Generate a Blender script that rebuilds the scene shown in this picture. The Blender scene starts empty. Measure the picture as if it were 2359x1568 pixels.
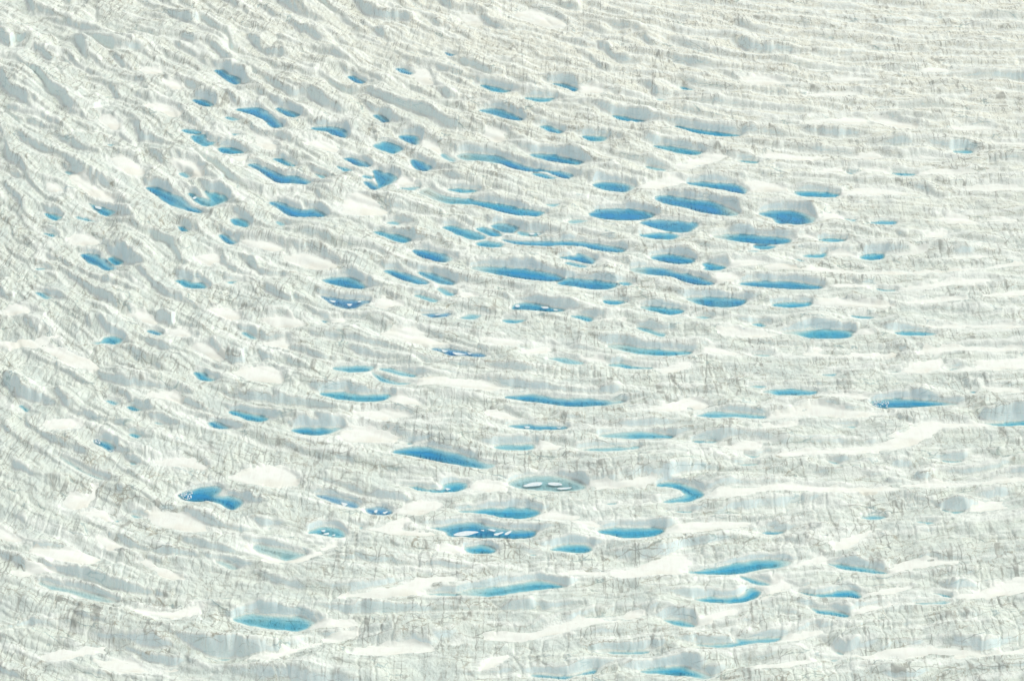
import bpy, math, random
import numpy as np

# ------------------------------------------------------------------ camera, sky, sun, exposure
scene = bpy.context.scene
CAM_H = 500.0
cam_data = bpy.data.cameras.new('camera')
cam = bpy.data.objects.new('camera', cam_data)
scene.collection.objects.link(cam)
cam.location = (0.0, 0.0, CAM_H)
cam.rotation_euler = (math.radians(90.0 - 25.0), 0.0, 0.0)
cam_data.sensor_fit = 'VERTICAL'
cam_data.sensor_height = 24.0
cam_data.lens = 12.0 / math.tan(math.radians(8.0))
cam_data.clip_start = 1.0
cam_data.clip_end = 80000.0
scene.camera = cam

SUN_EL, SUN_AZ = math.radians(52.0), math.radians(66.0)      # azimuth clockwise from +Y
world = bpy.data.worlds.new('World')
scene.world = world
world.use_nodes = True
wn = world.node_tree.nodes
wl = world.node_tree.links
wn.clear()
sky = wn.new('ShaderNodeTexSky')
sky.sky_type = 'NISHITA'
sky.sun_disc = False
sky.sun_elevation = SUN_EL
sky.sun_rotation = SUN_AZ
sky.altitude = 600.0
sky.air_density = 1.0
sky.dust_density = 4.0
sky.ozone_density = 0.6
hsv = wn.new('ShaderNodeHueSaturation')
hsv.inputs['Saturation'].default_value = 0.22
bg = wn.new('ShaderNodeBackground')
bg.inputs['Strength'].default_value = 0.15
wo = wn.new('ShaderNodeOutputWorld')
wl.new(sky.outputs[0], hsv.inputs['Color'])
wl.new(hsv.outputs[0], bg.inputs['Color'])
wl.new(bg.outputs[0], wo.inputs['Surface'])

sun_data = bpy.data.lights.new('sun', 'SUN')
sun_data.energy = 0.75
sun_data.angle = math.radians(12.0)
sun_data.color = (1.0, 0.965, 0.80)
sun = bpy.data.objects.new('sun', sun_data)
scene.collection.objects.link(sun)
from mathutils import Vector
sun_dir = Vector((math.sin(SUN_AZ) * math.cos(SUN_EL), math.cos(SUN_AZ) * math.cos(SUN_EL), math.sin(SUN_EL)))
sun.rotation_euler = sun_dir.to_track_quat('Z', 'Y').to_euler()

vs = scene.view_settings
vs.view_transform = 'Standard'
vs.look = 'None'
vs.exposure = 0.32
vs.gamma = 1.0
vs.use_curve_mapping = False
scene.cycles.max_bounces = 6
scene.cycles.diffuse_bounces = 3
scene.cycles.transparent_max_bounces = 12

# ------------------------------------------------------------------ measured layout, metres on the ice (x, y)
PONDS = """
D|6|lone deep blue meltwater pond highest on the left|-191.2,1483.3;-186.0,1483.3;-180.4,1474.0;-175.1,1468.2;-172.0,1458.2;-175.6,1455.4;-181.2,1463.9;-186.9,1474.0
D|5|small deep blue pond, nearest below-left of the highest pond on the left|-198.4,1425.7;-195.4,1426.8;-189.5,1423.5;-185.1,1416.7;-185.7,1413.2;-190.3,1414.8;-195.6,1420.8
D|6|large deep blue slanting meltwater pond at upper left|-169.9,1408.6;-162.9,1411.3;-156.6,1410.5;-149.5,1402.0;-144.1,1391.4;-138.5,1378.4;-141.8,1375.4;-145.6,1378.4;-151.1,1390.1;-161.0,1400.7
D|6|small deep blue pond, nearest right of the large slanting pond at upper left|-144.8,1409.4;-142.2,1410.5;-135.3,1404.1;-130.5,1398.0;-132.7,1394.1;-138.4,1398.0
D|5|deep blue pond, nearest above-right of the long diagonal pond at upper left|-121.1,1375.4;-114.6,1377.2;-108.4,1376.4;-100.8,1370.8;-98.5,1358.6;-102.9,1360.6;-107.6,1364.4;-111.4,1369.5;-117.7,1371.3
M|2|small blue pond, second nearest below-left of the highest pond on the left|-198.6,1372.0;-193.3,1372.0;-187.0,1366.9;-188.9,1364.4;-195.3,1366.9
M|3|small blue pond, second nearest above the large diagonal pond at left|-191.2,1361.9;-184.4,1363.1;-181.5,1353.1;-175.9,1350.1;-177.9,1344.4;-182.2,1344.4;-186.3,1349.3;-189.4,1354.3
M|5|blue pond, nearest above-left of the long diagonal pond at upper left|-173.1,1340.2;-167.2,1341.2;-161.6,1337.0;-157.7,1332.1;-162.7,1330.9;-168.8,1332.1
M|3|small blue pond, nearest above the long diagonal pond at upper left|-138.8,1322.5;-133.6,1321.3;-128.9,1316.5;-126.3,1309.9;-130.3,1312.2;-135.0,1317.7
D|6|long deep blue diagonal meltwater pond under a grey wall, upper left|-152.8,1312.9;-148.2,1313.6;-138.8,1303.5;-131.4,1295.3;-123.7,1294.2;-114.9,1286.1;-116.9,1282.0;-124.5,1283.4;-133.0,1285.0;-139.6,1294.2;-146.5,1304.7
D|6|large deep blue diagonal meltwater pond beside a V-shaped one at left|-206.9,1275.9;-201.7,1277.0;-193.3,1269.1;-184.8,1260.2;-178.5,1249.3;-170.9,1239.5;-175.0,1239.9;-182.9,1244.9;-191.1,1252.5;-198.3,1263.6
M|4|blue pond, nearest right of the large diagonal pond at left|-181.6,1268.0;-176.0,1262.5;-168.0,1256.9;-172.8,1270.3;-170.3,1269.8;-164.2,1266.9;-159.2,1258.0;-163.2,1250.3;-168.7,1248.6;-175.0,1253.6
D|6|deep blue pond, nearest below the long diagonal pond at upper left|-135.1,1253.6;-131.2,1255.2;-124.2,1249.3;-116.3,1242.7;-110.8,1244.9;-102.0,1234.1;-108.4,1233.1;-115.5,1232.7;-123.0,1235.2;-129.6,1246.0
M|1|blue pond, nearest left of the large diagonal pond at left|-235.5,1253.0;-232.3,1250.3;-226.7,1246.0;-219.8,1240.6;-221.3,1234.1;-226.1,1236.9;-231.4,1244.9
M|4|small blue pond, second nearest above-left of the twin pond at left|-257.7,1237.8;-253.5,1236.9;-247.7,1232.7;-248.4,1228.2;-252.2,1229.2
S|1|small pale turquoise pond, nearest above the twin pond at left|-239.6,1233.1;-235.8,1232.0;-227.6,1225.7;-230.9,1226.3;-236.1,1228.8
M|3|small blue pond, nearest below-right of the large diagonal pond at left|-154.2,1229.9;-149.8,1230.5;-144.5,1225.7;-142.7,1218.7;-147.9,1219.3;-152.3,1223.5
S|1|tiny pale turquoise pond, second nearest below the long diagonal pond at upper left|-129.4,1226.3;-126.2,1226.3;-123.0,1221.4;-126.6,1220.8
M|3|small blue pond, nearest below the large diagonal pond at left|-182.1,1219.3;-178.8,1218.3;-174.9,1212.5;-178.0,1212.1;-180.8,1215.2
S|3|tiny pale turquoise pond, second nearest above-left of the large diagonal pond at left|-257.1,1301.9;-253.8,1302.3;-251.2,1298.8;-253.7,1296.5
S|0|small pale turquoise pond, nearest above the large diagonal pond at left|-191.6,1298.8;-188.1,1301.2;-183.9,1294.2;-186.2,1291.9
S|2|small pale turquoise pond, nearest left of the large slanting pond at upper left|-175.0,1394.1;-171.0,1394.1;-166.1,1389.3;-170.4,1388.3
S|1|tiny pale turquoise pond, nearest above-left of the large diagonal pond at left|-239.6,1346.9;-237.1,1347.6;-234.6,1345.1;-237.4,1343.7
S|1|small pale turquoise pond, nearest right of the long diagonal pond at upper left|-113.2,1298.8;-106.2,1294.2;-108.5,1291.9
M|2|small blue pond, second nearest right of the long diagonal pond at upper left|-101.1,1310.6;-94.1,1307.0;-91.7,1302.8;-97.2,1302.8
S|1|tiny pale turquoise pond, nearest below-left of the large slanting pond at upper left|-168.0,1365.7;-162.6,1364.1;-165.9,1361.6
D|4|small deep blue pond, nearest above-right of the large slanting pond at upper left|-105.2,1471.1;-101.3,1471.1;-97.3,1465.4;-93.1,1458.2;-96.8,1457.4;-101.8,1463.9
D|5|small deep blue pond, second nearest above-left of the spindle-shaped pond at top centre|-75.1,1486.2;-70.2,1486.8;-63.5,1478.3;-64.6,1474.6;-69.9,1477.5
D|5|tiny deep blue pond, nearest above-left of the spindle-shaped pond at top centre|-44.2,1520.0;-41.3,1518.5;-36.9,1513.0;-40.2,1511.8;-42.7,1514.9
M|6|blue pond, nearest above the spindle-shaped pond at top centre|-19.9,1454.0;-13.5,1451.2;-7.0,1447.0;-1.5,1442.2;-5.1,1440.0;-11.6,1442.2;-16.2,1448.4
D|6|deep blue pond, second nearest above-right of the spindle-shaped pond at top centre|25.3,1456.8;31.8,1456.3;37.3,1451.2;41.3,1445.6;39.3,1441.9;34.4,1448.4;29.0,1453.4
M|6|narrow blue pond, nearest above-right of the spindle-shaped pond at top centre|8.4,1429.5;14.9,1429.5;20.4,1428.4;25.8,1428.4;23.9,1423.5;17.6,1422.1;11.3,1426.2
D|6|blue spindle-shaped meltwater pond under a smooth grey wall, top centre|-19.8,1406.8;-14.0,1410.0;-5.9,1406.8;0.4,1399.3;6.1,1390.9;4.8,1388.3;-1.4,1390.9;-8.6,1396.7;-14.9,1402.0
D|4|small deep blue pond, nearest left of the spindle-shaped pond at top centre|-84.9,1398.0;-81.4,1399.3;-77.1,1392.8;-75.1,1385.7;-77.6,1384.1;-81.4,1390.1
M|6|blue pond, nearest right of the spindle-shaped pond at top centre|61.0,1396.7;67.2,1395.4;73.3,1390.9;80.2,1386.7;73.0,1385.7;66.9,1388.8
M|2|small blue pond, nearest below-right of the spindle-shaped pond at top centre|17.1,1377.9;22.4,1377.9;26.7,1373.3;30.1,1366.9;25.7,1366.2;21.4,1370.8
M|5|small blue pond, second nearest above-right of the long blue pond with the turquoise tail|42.2,1360.1;48.3,1360.6;55.7,1358.6;55.1,1353.1;50.7,1351.8;45.5,1354.3
D|5|small deep blue pond, second nearest below-left of the spindle-shaped pond at top centre|-67.7,1361.1;-63.4,1362.6;-56.3,1360.1;-55.1,1349.3;-56.7,1345.6;-60.3,1349.3;-64.9,1355.6
M|4|blue pond, fourth nearest above-left of the long pond pale turquoise at left|-81.8,1345.6;-76.8,1351.1;-70.6,1346.9;-64.6,1337.8;-68.6,1331.4;-74.4,1335.8;-78.9,1340.2
D|5|deep blue pond, third nearest right of the long diagonal pond at upper left|-97.7,1324.2;-92.6,1323.7;-86.3,1317.7;-82.1,1310.6;-86.7,1310.6;-92.1,1315.3;-95.7,1320.1
D|3|small deep blue pond, second nearest above-left of the long pond pale turquoise at left|-58.8,1320.1;-56.7,1321.8;-50.6,1316.5;-46.7,1307.0;-48.4,1302.8;-53.5,1304.7;-57.1,1310.6
Dl|6|long deep blue meltwater pond with a turquoise tail at its left end|-32.1,1328.5;-26.2,1332.1;-18.5,1329.7;-9.9,1327.3;0.3,1318.9;7.1,1311.7;14.7,1305.8;21.4,1303.5;29.7,1301.2;34.6,1295.3;32.9,1290.7;27.1,1294.2;19.7,1301.9;10.4,1302.3;1.2,1307.0;-5.6,1314.1;-15.0,1318.9;-23.5,1320.1;-29.5,1322.5
D|6|deep blue pond, nearest right of the long blue pond with the turquoise tail|10.6,1329.7;17.5,1330.4;26.0,1328.0;35.2,1321.3;41.1,1316.5;37.6,1313.6;27.5,1317.0;19.1,1321.3
M|2|blue pond, nearest below-right of the long blue pond with the turquoise tail|11.2,1298.8;17.1,1298.1;25.4,1291.2;20.4,1291.2
M|2|small blue pond, fourth nearest right of the long diagonal pond at upper left|-86.2,1294.2;-84.2,1296.5;-79.5,1294.2;-79.7,1290.3;-83.1,1291.2
D|4|deep blue pond, third nearest left of the long pond pale turquoise at left|-84.5,1286.1;-80.3,1286.1;-76.0,1278.8;-78.7,1295.3;-79.6,1304.2;-74.4,1301.2;-66.1,1293.0;-67.8,1283.8;-72.5,1278.2;-76.4,1273.6;-80.7,1277.0
Dr|5|deep blue pond, second nearest right of the long blue pond with the turquoise tail|45.5,1281.6;51.0,1285.0;60.1,1283.8;69.4,1277.5;64.5,1270.7;57.2,1271.4;50.7,1274.8
Ml|4|long meltwater pond, pale turquoise at left and blue at right|-51.9,1270.3;-47.6,1275.9;-43.3,1270.3;-36.5,1262.5;-26.7,1260.2;-18.4,1255.8;-10.2,1252.5;-2.1,1249.3;6.8,1243.8;18.1,1239.5;14.0,1234.1;5.1,1235.2;-4.5,1239.5;-12.6,1246.0;-22.4,1251.4;-33.8,1252.5;-42.1,1258.0;-48.0,1264.7
M|3|narrow blue pond, nearest above-left of the long pond pale turquoise at left|-36.0,1274.3;-31.0,1274.8;-24.4,1273.6;-19.0,1271.4;-24.3,1269.1;-30.9,1270.3
S|2|small pale turquoise pond, nearest below-right of the long diagonal pond at upper left|-69.1,1224.6;-64.4,1226.7;-60.3,1222.9;-63.4,1221.4
D|5|narrow deep blue pond, nearest above-right of the long thin wavy pond|42.6,1237.4;48.8,1243.8;58.6,1244.9;70.6,1242.7;78.7,1235.2;70.7,1228.8;57.9,1228.8;48.4,1230.9
D|2|deep blue pond, nearest left of the deep blue pond with pointed left tip|69.7,1224.5;76.2,1228.1;87.3,1227.5;101.8,1222.7;97.6,1213.4;90.7,1210.5;81.0,1214.5
Dr|6|deep blue pond, nearest above-left of the deep blue pond with pointed left tip|79.4,1260.2;85.0,1265.2;93.9,1261.4;102.8,1257.7;113.9,1253.4;125.1,1237.0;117.0,1235.2;106.1,1239.4;95.3,1247.3;86.5,1252.2
S|5|small pale turquoise pond, second nearest above-left of the deep blue pond with pointed left tip|77.6,1309.4;83.0,1308.2;89.5,1304.2;84.5,1303.5
M|6|blue pond, third nearest above-left of the flat pond between two snow tongues|84.1,1343.9;94.2,1342.6;103.6,1338.4;112.3,1333.0;105.4,1329.6;94.9,1334.3
S|5|tiny narrow pale turquoise pond, second nearest right of the spindle-shaped pond at top centre|89.9,1427.6;95.7,1426.2;92.0,1424.8
M|5|small blue pond, fourth nearest right of the spindle-shaped pond at top centre|105.8,1450.2;109.6,1448.6;113.9,1444.7;108.1,1445.5
M|6|narrow blue pond, second nearest above-left of the flat pond between two snow tongues|98.8,1377.8;108.4,1373.5;120.2,1367.8;136.9,1362.1;127.0,1360.7;112.7,1365.7
S|1|small pale turquoise pond, nearest right of the long pond pale turquoise at left|19.0,1251.4;26.3,1251.4;23.0,1247.7
S|1|small pale turquoise pond, nearest above the long thin wavy pond|30.3,1226.7;37.1,1228.8;41.9,1226.7;33.8,1223.5
S|0|small narrow pale turquoise pond, nearest left of the long pond pale turquoise at left|-63.3,1275.9;-52.6,1277.0;-55.7,1272.5
S|1|small pale turquoise pond, nearest left of the long blue pond with the turquoise tail|-40.8,1332.1;-35.5,1326.1;-32.8,1317.7;-37.1,1320.1;-41.1,1326.1
D|5|deep blue pond, nearest above-left of the bright oval pond at upper right|99.5,1283.4;107.1,1285.4;116.1,1283.8;125.1,1282.7;131.3,1277.0;132.6,1270.3;129.6,1267.6;123.4,1271.4;115.5,1275.9;105.8,1279.7
M|5|flat blue meltwater pond between two snow tongues, upper right|159.4,1269.8;165.3,1270.7;174.3,1269.8;183.2,1265.8;180.8,1262.5;167.7,1263.1;161.4,1264.7
Dr|5|bright blue oval meltwater pond with pale shelf at upper right|136.4,1238.4;142.7,1241.7;154.0,1241.7;161.6,1237.4;166.4,1229.9;161.7,1223.5;152.1,1222.9;144.3,1224.6;143.3,1230.9;138.1,1234.8
M|5|small narrow blue pond, nearest right of the flat pond between two snow tongues|218.3,1298.8;224.6,1298.8;231.9,1297.2;225.0,1296.0
S|2|tiny narrow pale turquoise pond, nearest above-right of the flat pond between two snow tongues|192.5,1300.5;197.8,1299.3;194.3,1298.1
M|3|narrow blue pond, second nearest below-right of the flat pond between two snow tongues|196.1,1224.6;203.6,1226.3;209.8,1225.0;207.8,1222.1;199.1,1222.5
S|3|small pale turquoise pond, nearest below-right of the flat pond between two snow tongues|182.4,1229.9;189.1,1228.8;186.8,1226.3
M|6|small narrow blue pond, nearest above-left of the flat pond between two snow tongues|131.2,1319.6;136.6,1318.9;142.8,1317.0;139.7,1315.3;134.0,1317.7
S|1|small narrow pale turquoise pond, second nearest above-right of the flat pond between two snow tongues|259.0,1334.6;267.1,1337.0;270.8,1333.4;265.3,1331.4
D|5|small deep blue pond, second nearest below-right of the large diagonal pond at left|-158.1,1206.9;-155.4,1207.9;-150.8,1201.8;-147.4,1196.7;-148.4,1193.6;-152.6,1196.1;-155.9,1201.8
D|4|blue meltwater pond with a small twin beside it, left side|-228.4,1180.0;-222.9,1180.6;-216.7,1175.7;-211.5,1166.9;-206.7,1160.5;-211.9,1159.1;-217.4,1164.9;-222.7,1169.8
M|4|small blue pond, nearest right of the twin pond at left|-213.1,1174.7;-209.9,1176.7;-203.4,1168.8;-206.8,1165.9;-210.3,1168.8
M|4|small blue pond, nearest above-left of the twin pond at left|-253.0,1210.0;-248.7,1209.0;-245.0,1205.9;-247.0,1203.8;-250.6,1206.3
S|2|small pale turquoise pond, nearest left of the twin pond at left|-249.2,1161.1;-245.2,1162.4;-242.9,1160.1;-246.8,1158.6
M|5|blue pond, second nearest right of the twin pond at left|-173.6,1145.8;-169.2,1146.4;-165.0,1143.0;-160.5,1143.0;-155.9,1136.4;-161.8,1135.1;-167.3,1137.4;-170.9,1142.0
S|1|small pale turquoise pond, nearest below-left of the twin pond at left|-243.8,1130.9;-239.5,1130.0;-235.7,1125.4;-232.2,1124.1;-235.9,1121.7;-240.4,1126.3
D|4|deep blue pond, fourth nearest left of the large long pond at the centre|-97.9,1146.8;-93.2,1149.5;-86.5,1150.5;-80.4,1146.8;-74.3,1136.3;-81.8,1135.8;-88.3,1138.9;-94.9,1142.6
V|4|violet-blue pond, third nearest above the dark-centred pond|-97.5,1126.0;-89.4,1122.9;-83.0,1120.9;-72.6,1119.3;-76.3,1112.8;-82.4,1110.3;-87.7,1112.8;-93.3,1119.3
D|2|tiny deep blue pond, second nearest above the dark-centred pond|-95.7,1095.8;-93.5,1096.7;-91.2,1094.4;-92.2,1092.7;-94.0,1093.2
D|3|small deep blue pond, nearest below-right of the twin pond at left|-180.3,1084.0;-176.8,1085.0;-171.5,1080.2;-173.8,1078.5;-177.6,1080.6
Ml|2|blue pond, nearest below the twin pond at left|-205.5,1070.0;-201.4,1071.7;-199.4,1076.8;-195.9,1077.7;-190.6,1073.1;-193.0,1068.0;-198.2,1069.2;-202.3,1068.0
M|5|small blue pond, nearest above-left of the dark-centred pond|-151.5,1036.4;-148.1,1037.2;-144.1,1032.4;-139.8,1028.4;-143.5,1026.8;-147.9,1029.2
S|2|small pale turquoise pond, nearest above the brash-rimmed pond at lower left|-188.7,1006.7;-185.3,1006.7;-181.8,1003.7;-183.9,1001.7
M|2|small blue pond, third nearest above-right of the brash-rimmed pond at lower left|-178.2,999.9;-174.9,1000.6;-170.3,996.6;-172.8,995.1;-176.2,997.6
M|2|tiny blue pond, nearest above-left of the brash-rimmed pond at lower left|-227.9,1000.6;-225.9,1002.1;-222.1,996.1;-223.8,994.6
S|2|small pale turquoise pond, second nearest above-right of the brash-rimmed pond at lower left|-163.6,984.2;-160.7,985.0;-157.6,981.7;-160.9,981.3
M|3|small blue pond, nearest above-right of the brash-rimmed pond at lower left|-173.6,972.6;-169.6,972.6;-166.7,970.4;-169.1,968.7
D|2|tiny deep blue pond, fourth nearest above-right of the brash-rimmed pond at lower left|-150.7,993.4;-147.9,992.1;-149.5,991.2
D|2|tiny deep blue pond, second nearest above the two-lobed pond with ice chunks|-146.1,990.9;-143.0,990.1;-144.1,988.7
D|3|small deep blue pond, nearest above the two-lobed pond with ice chunks|-138.6,984.2;-135.3,984.7;-131.0,981.3;-128.0,978.4;-131.2,977.7;-135.4,979.1
M|5|blue pond, nearest left of the dark-centred pond|-130.4,994.6;-126.4,995.4;-120.8,993.1;-115.3,990.9;-110.6,987.6;-114.7,984.7;-120.2,986.4;-125.2,990.1
Dr|5|dark-centred blue meltwater pond beside a broad white snow drift|-100.0,976.9;-96.2,979.1;-89.6,979.1;-82.9,978.4;-76.9,978.4;-81.3,974.0;-87.0,971.1;-93.7,972.1;-98.5,974.5
D|3|compact dark blue meltwater pond rimmed with brash, lower left|-187.9,966.8;-183.9,966.8;-178.7,962.6;-177.0,957.6;-178.2,954.8;-182.1,959.0;-185.8,961.9
S|4|small pale turquoise pond, second nearest above-left of the dark-centred pond|-133.1,1081.1;-129.6,1081.9;-124.9,1074.3;-128.9,1075.1
M|5|narrow blue pond, nearest above-right of the dark-centred pond|-89.8,1013.9;-80.4,1016.1;-72.6,1013.0;-56.9,1012.6;-58.0,1007.5;-66.4,1005.3;-76.0,1006.6;-83.8,1009.6
S|3|small pale turquoise pond, third nearest below-right of the large diagonal pond at left|-147.8,1143.9;-144.1,1145.2;-140.3,1144.9;-143.7,1141.1
S|4|narrow pale turquoise pond, nearest above the dark-centred pond|-85.6,1041.7;-75.2,1044.0;-66.5,1042.6;-67.2,1038.1;-75.9,1036.8;-81.8,1038.1
S|3|pale turquoise pond, nearest above the broad slanting pond below centre|-63.5,1040.4;-58.3,1040.7;-51.9,1037.2;-45.1,1032.1;-51.0,1032.4;-57.4,1036.4
S|3|pale turquoise pond, second nearest above-right of the dark-centred pond|-66.8,1037.2;-60.6,1030.8;-54.9,1026.1;-47.6,1024.5;-53.4,1022.9;-60.4,1026.1;-65.5,1032.4
M|4|blue pond, second nearest below-left of the long pond pale turquoise at left|-74.8,1211.6;-67.6,1210.0;-58.7,1204.8;-54.6,1199.7;-56.4,1196.1;-60.8,1197.7;-66.5,1202.8
M|4|blue pond, second nearest below the long pond pale turquoise at left|-37.8,1218.3;-31.5,1219.3;-23.4,1213.1;-13.8,1203.8;-18.5,1200.1;-25.6,1203.8;-32.9,1212.1
M|3|blue pond, nearest below the long pond pale turquoise at left|-19.9,1216.2;-14.0,1216.6;-7.6,1210.0;-5.2,1205.9;-10.7,1205.5;-15.5,1210.0
D|4|deep blue pond, nearest below-right of the long pond pale turquoise at left|-11.6,1220.4;-5.3,1223.5;3.5,1216.2;0.3,1210.0;-6.0,1212.1
M|2|blue pond, nearest above-left of the large long pond at the centre|-19.2,1196.1;-13.8,1198.1;-4.4,1193.6;-7.5,1190.0;-16.8,1191.2
D|4|long thin wavy blue meltwater pond in the middle of the glacier|-4.8,1200.7;1.9,1198.7;13.6,1197.7;25.4,1197.7;34.8,1198.1;44.1,1194.6;52.6,1191.2;60.5,1185.6;56.1,1183.2;46.9,1185.2;39.3,1190.6;29.2,1192.6;17.5,1191.6;5.8,1193.2;-2.0,1196.7
Dr|5|deep blue pond, nearest below-left of the long pond pale turquoise at left|-53.3,1185.6;-47.1,1186.0;-38.4,1181.6;-31.3,1174.7;-34.3,1169.8;-40.4,1170.8;-47.5,1176.7
M|3|narrow blue pond, nearest right of the long thin wavy pond|69.3,1206.9;76.1,1209.6;85.6,1209.0;90.5,1205.5;86.7,1201.4;78.8,1201.4;72.7,1203.8
D|4|deep blue pond, second nearest left of the deep blue pond with pointed left tip|72.8,1176.6;80.1,1179.9;88.7,1178.2;96.5,1172.7;92.3,1167.8;83.8,1168.3;76.5,1172.2
D|4|deep blue pond, nearest below-right of the long thin wavy pond|25.0,1176.1;32.0,1177.7;34.4,1181.0;39.0,1179.6;44.1,1171.8;42.5,1167.5;37.9,1168.8;33.4,1172.2
S|1|small pale turquoise pond, nearest below the long thin wavy pond|27.2,1168.8;32.5,1168.2;39.3,1164.0;35.5,1163.0
D|5|deep blue pond, third nearest left of the large long pond at the centre|-66.7,1158.6;-62.2,1159.7;-55.1,1154.4;-43.8,1143.9;-44.1,1140.7;-49.4,1141.5;-56.4,1146.8;-62.7,1153.4
D|5|deep blue pond, nearest left of the large long pond at the centre|-48.8,1156.3;-43.8,1156.3;-36.8,1150.5;-30.2,1143.9;-29.8,1140.2;-35.8,1141.1;-43.6,1148.6
Dl|5|large long deep blue meltwater pond with pale left tip, centre|-21.1,1162.0;-15.0,1163.6;-4.3,1162.4;7.9,1160.1;20.8,1154.4;26.8,1148.6;22.9,1145.2;11.6,1146.4;0.3,1150.2;-8.8,1154.4;-16.5,1158.2
D|5|narrow deep blue pond, second nearest below the long thin wavy pond|22.9,1142.0;28.3,1148.3;38.1,1147.1;50.8,1143.0;55.1,1139.2;49.7,1135.1;39.2,1135.1;30.3,1138.9
S|3|small pale turquoise pond, second nearest below-right of the long thin wavy pond|54.2,1143.0;59.1,1143.9;62.4,1141.1;58.1,1139.2
Dl|5|deep blue pond, nearest left of the long flat pond right of centre|61.3,1160.2;69.5,1162.9;78.1,1162.3;86.3,1156.4;95.5,1151.1;104.3,1141.6;94.7,1140.5;87.7,1145.8;82.7,1150.5;74.4,1153.2;66.0,1155.3
M|4|small blue pond, nearest below-left of the large long pond at the centre|-38.3,1135.1;-34.9,1135.5;-28.8,1127.7;-32.4,1126.3;-36.3,1130.9
M|3|small blue pond, third nearest below-left of the large long pond at the centre|-49.6,1126.6;-45.1,1126.3;-37.1,1119.9;-41.1,1118.6;-45.7,1122.6
D|5|narrow deep blue pond, nearest below the large long pond at the centre|-0.8,1110.9;4.0,1117.5;12.1,1116.3;20.9,1111.4;27.1,1108.2;20.8,1106.8;12.8,1108.2;5.4,1109.1
V|2|narrow violet-blue pond, fourth nearest below-left of the large long pond at the centre|-45.4,1103.7;-38.5,1104.3;-31.6,1104.3;-31.9,1101.4;-38.4,1099.7;-43.6,1102.0
S|2|small pale turquoise pond, second nearest below-left of the large long pond at the centre|-26.7,1099.3;-21.6,1102.8;-15.1,1102.0;-17.9,1097.6;-23.0,1097.2
M|3|narrow blue pond, second nearest below the large long pond at the centre|-5.5,1095.8;-1.2,1097.2;6.8,1095.8;1.0,1092.8
M|2|blue pond, second nearest below-right of the large long pond at the centre|45.5,1119.9;50.0,1120.8;58.0,1118.1;53.4,1115.4;48.3,1116.3
Ml|4|narrow blue pond, third nearest left of the long flat pond right of centre|64.3,1111.8;70.1,1112.8;80.3,1110.3;87.4,1107.8;83.0,1103.8;75.8,1104.3
M|2|small blue pond, nearest below-right of the large long pond at the centre|29.5,1101.1;34.6,1102.0;40.7,1098.4;38.8,1094.4;33.8,1097.6
M|4|blue pond, third nearest above-right of the long lens-shaped pond|61.7,1087.1;66.7,1086.2;75.7,1079.4;72.7,1077.1;67.2,1081.9
V|4|narrow violet-blue pond, nearest above-left of the long lens-shaped pond|-39.4,1062.5;-33.8,1063.7;-25.2,1060.8;-18.1,1058.3;-11.7,1055.4;-15.2,1053.7;-23.0,1055.0;-29.3,1055.0;-33.7,1059.2
S|2|pale turquoise pond, nearest above the long lens-shaped pond|17.2,1051.7;22.8,1053.4;29.1,1050.9;34.6,1046.0;26.9,1046.0;21.3,1049.3
Ml|5|narrow blue pond, second nearest above-right of the long lens-shaped pond|47.0,1066.1;53.8,1067.1;62.6,1063.3;72.5,1061.9;87.1,1058.7;81.0,1055.9;68.1,1055.4;57.4,1058.7;49.7,1062.9
M|4|narrow blue pond, nearest above-right of the long lens-shaped pond|46.4,1044.4;52.8,1046.0;57.6,1043.6;67.9,1041.2;60.9,1040.1;52.6,1042.0
Dr|4|long lens-shaped blue meltwater pond below a streaked grey slope|-3.1,1009.8;3.0,1012.1;9.8,1013.3;18.6,1009.8;27.5,1008.2;35.6,1009.0;45.7,1006.7;52.5,1005.2;45.6,1002.1;35.4,1000.6;25.3,1000.6;15.2,1003.7;7.1,1005.9
D|3|narrow deep blue pond, nearest below-left of the long lens-shaped pond|-2.1,980.6;4.3,982.8;11.6,981.7;24.8,979.8;23.5,977.4;14.8,976.5;6.9,977.4;1.6,978.4
S|3|narrow pale turquoise pond, second nearest below-right of the long lens-shaped pond|39.1,970.4;47.8,974.0;61.1,974.7;72.7,969.7;64.1,968.3;50.9,968.3
S|3|narrow pale turquoise pond, nearest right of the broad slanting pond below centre|-8.2,960.2;-1.7,961.9;10.1,962.1;8.7,957.6;0.3,956.9;-6.3,958.3
S|3|narrow pale turquoise pond, nearest below-right of the long lens-shaped pond|29.6,956.9;37.5,959.0;47.3,959.7;57.1,959.7;51.1,956.9;40.6,955.9
Dr|3|broad bright blue meltwater pond slanting below the centre|-54.1,955.4;-47.5,959.4;-38.4,960.2;-31.0,957.4;-21.8,952.3;-12.6,945.3;-7.2,942.6;-10.8,939.2;-19.8,941.5;-30.7,945.3;-41.7,950.3;-50.0,953.1
D|2|tiny deep blue pond, nearest above-left of the broad slanting pond below centre|-48.9,964.0;-44.3,963.6;-46.2,961.9
Dl|5|deep blue meltwater pond with pointed left tip, right of centre|108.5,1204.8;118.2,1207.9;128.3,1206.9;140.7,1204.2;150.2,1200.7;147.7,1195.7;138.1,1193.6;127.4,1196.1;117.5,1199.7
M|1|small blue pond, nearest below-right of the deep blue pond with pointed left tip|128.6,1192.0;134.9,1192.8;141.4,1191.2;135.9,1186.6;130.5,1188.0
M|4|narrow blue pond, nearest below-right of the bright oval pond at upper right|165.0,1199.7;171.8,1201.2;179.1,1199.7;172.9,1197.3
M|3|small blue pond, second nearest above-right of the long flat pond right of centre|153.6,1178.6;159.9,1179.6;166.4,1181.6;164.6,1176.7;158.0,1176.1
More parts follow.
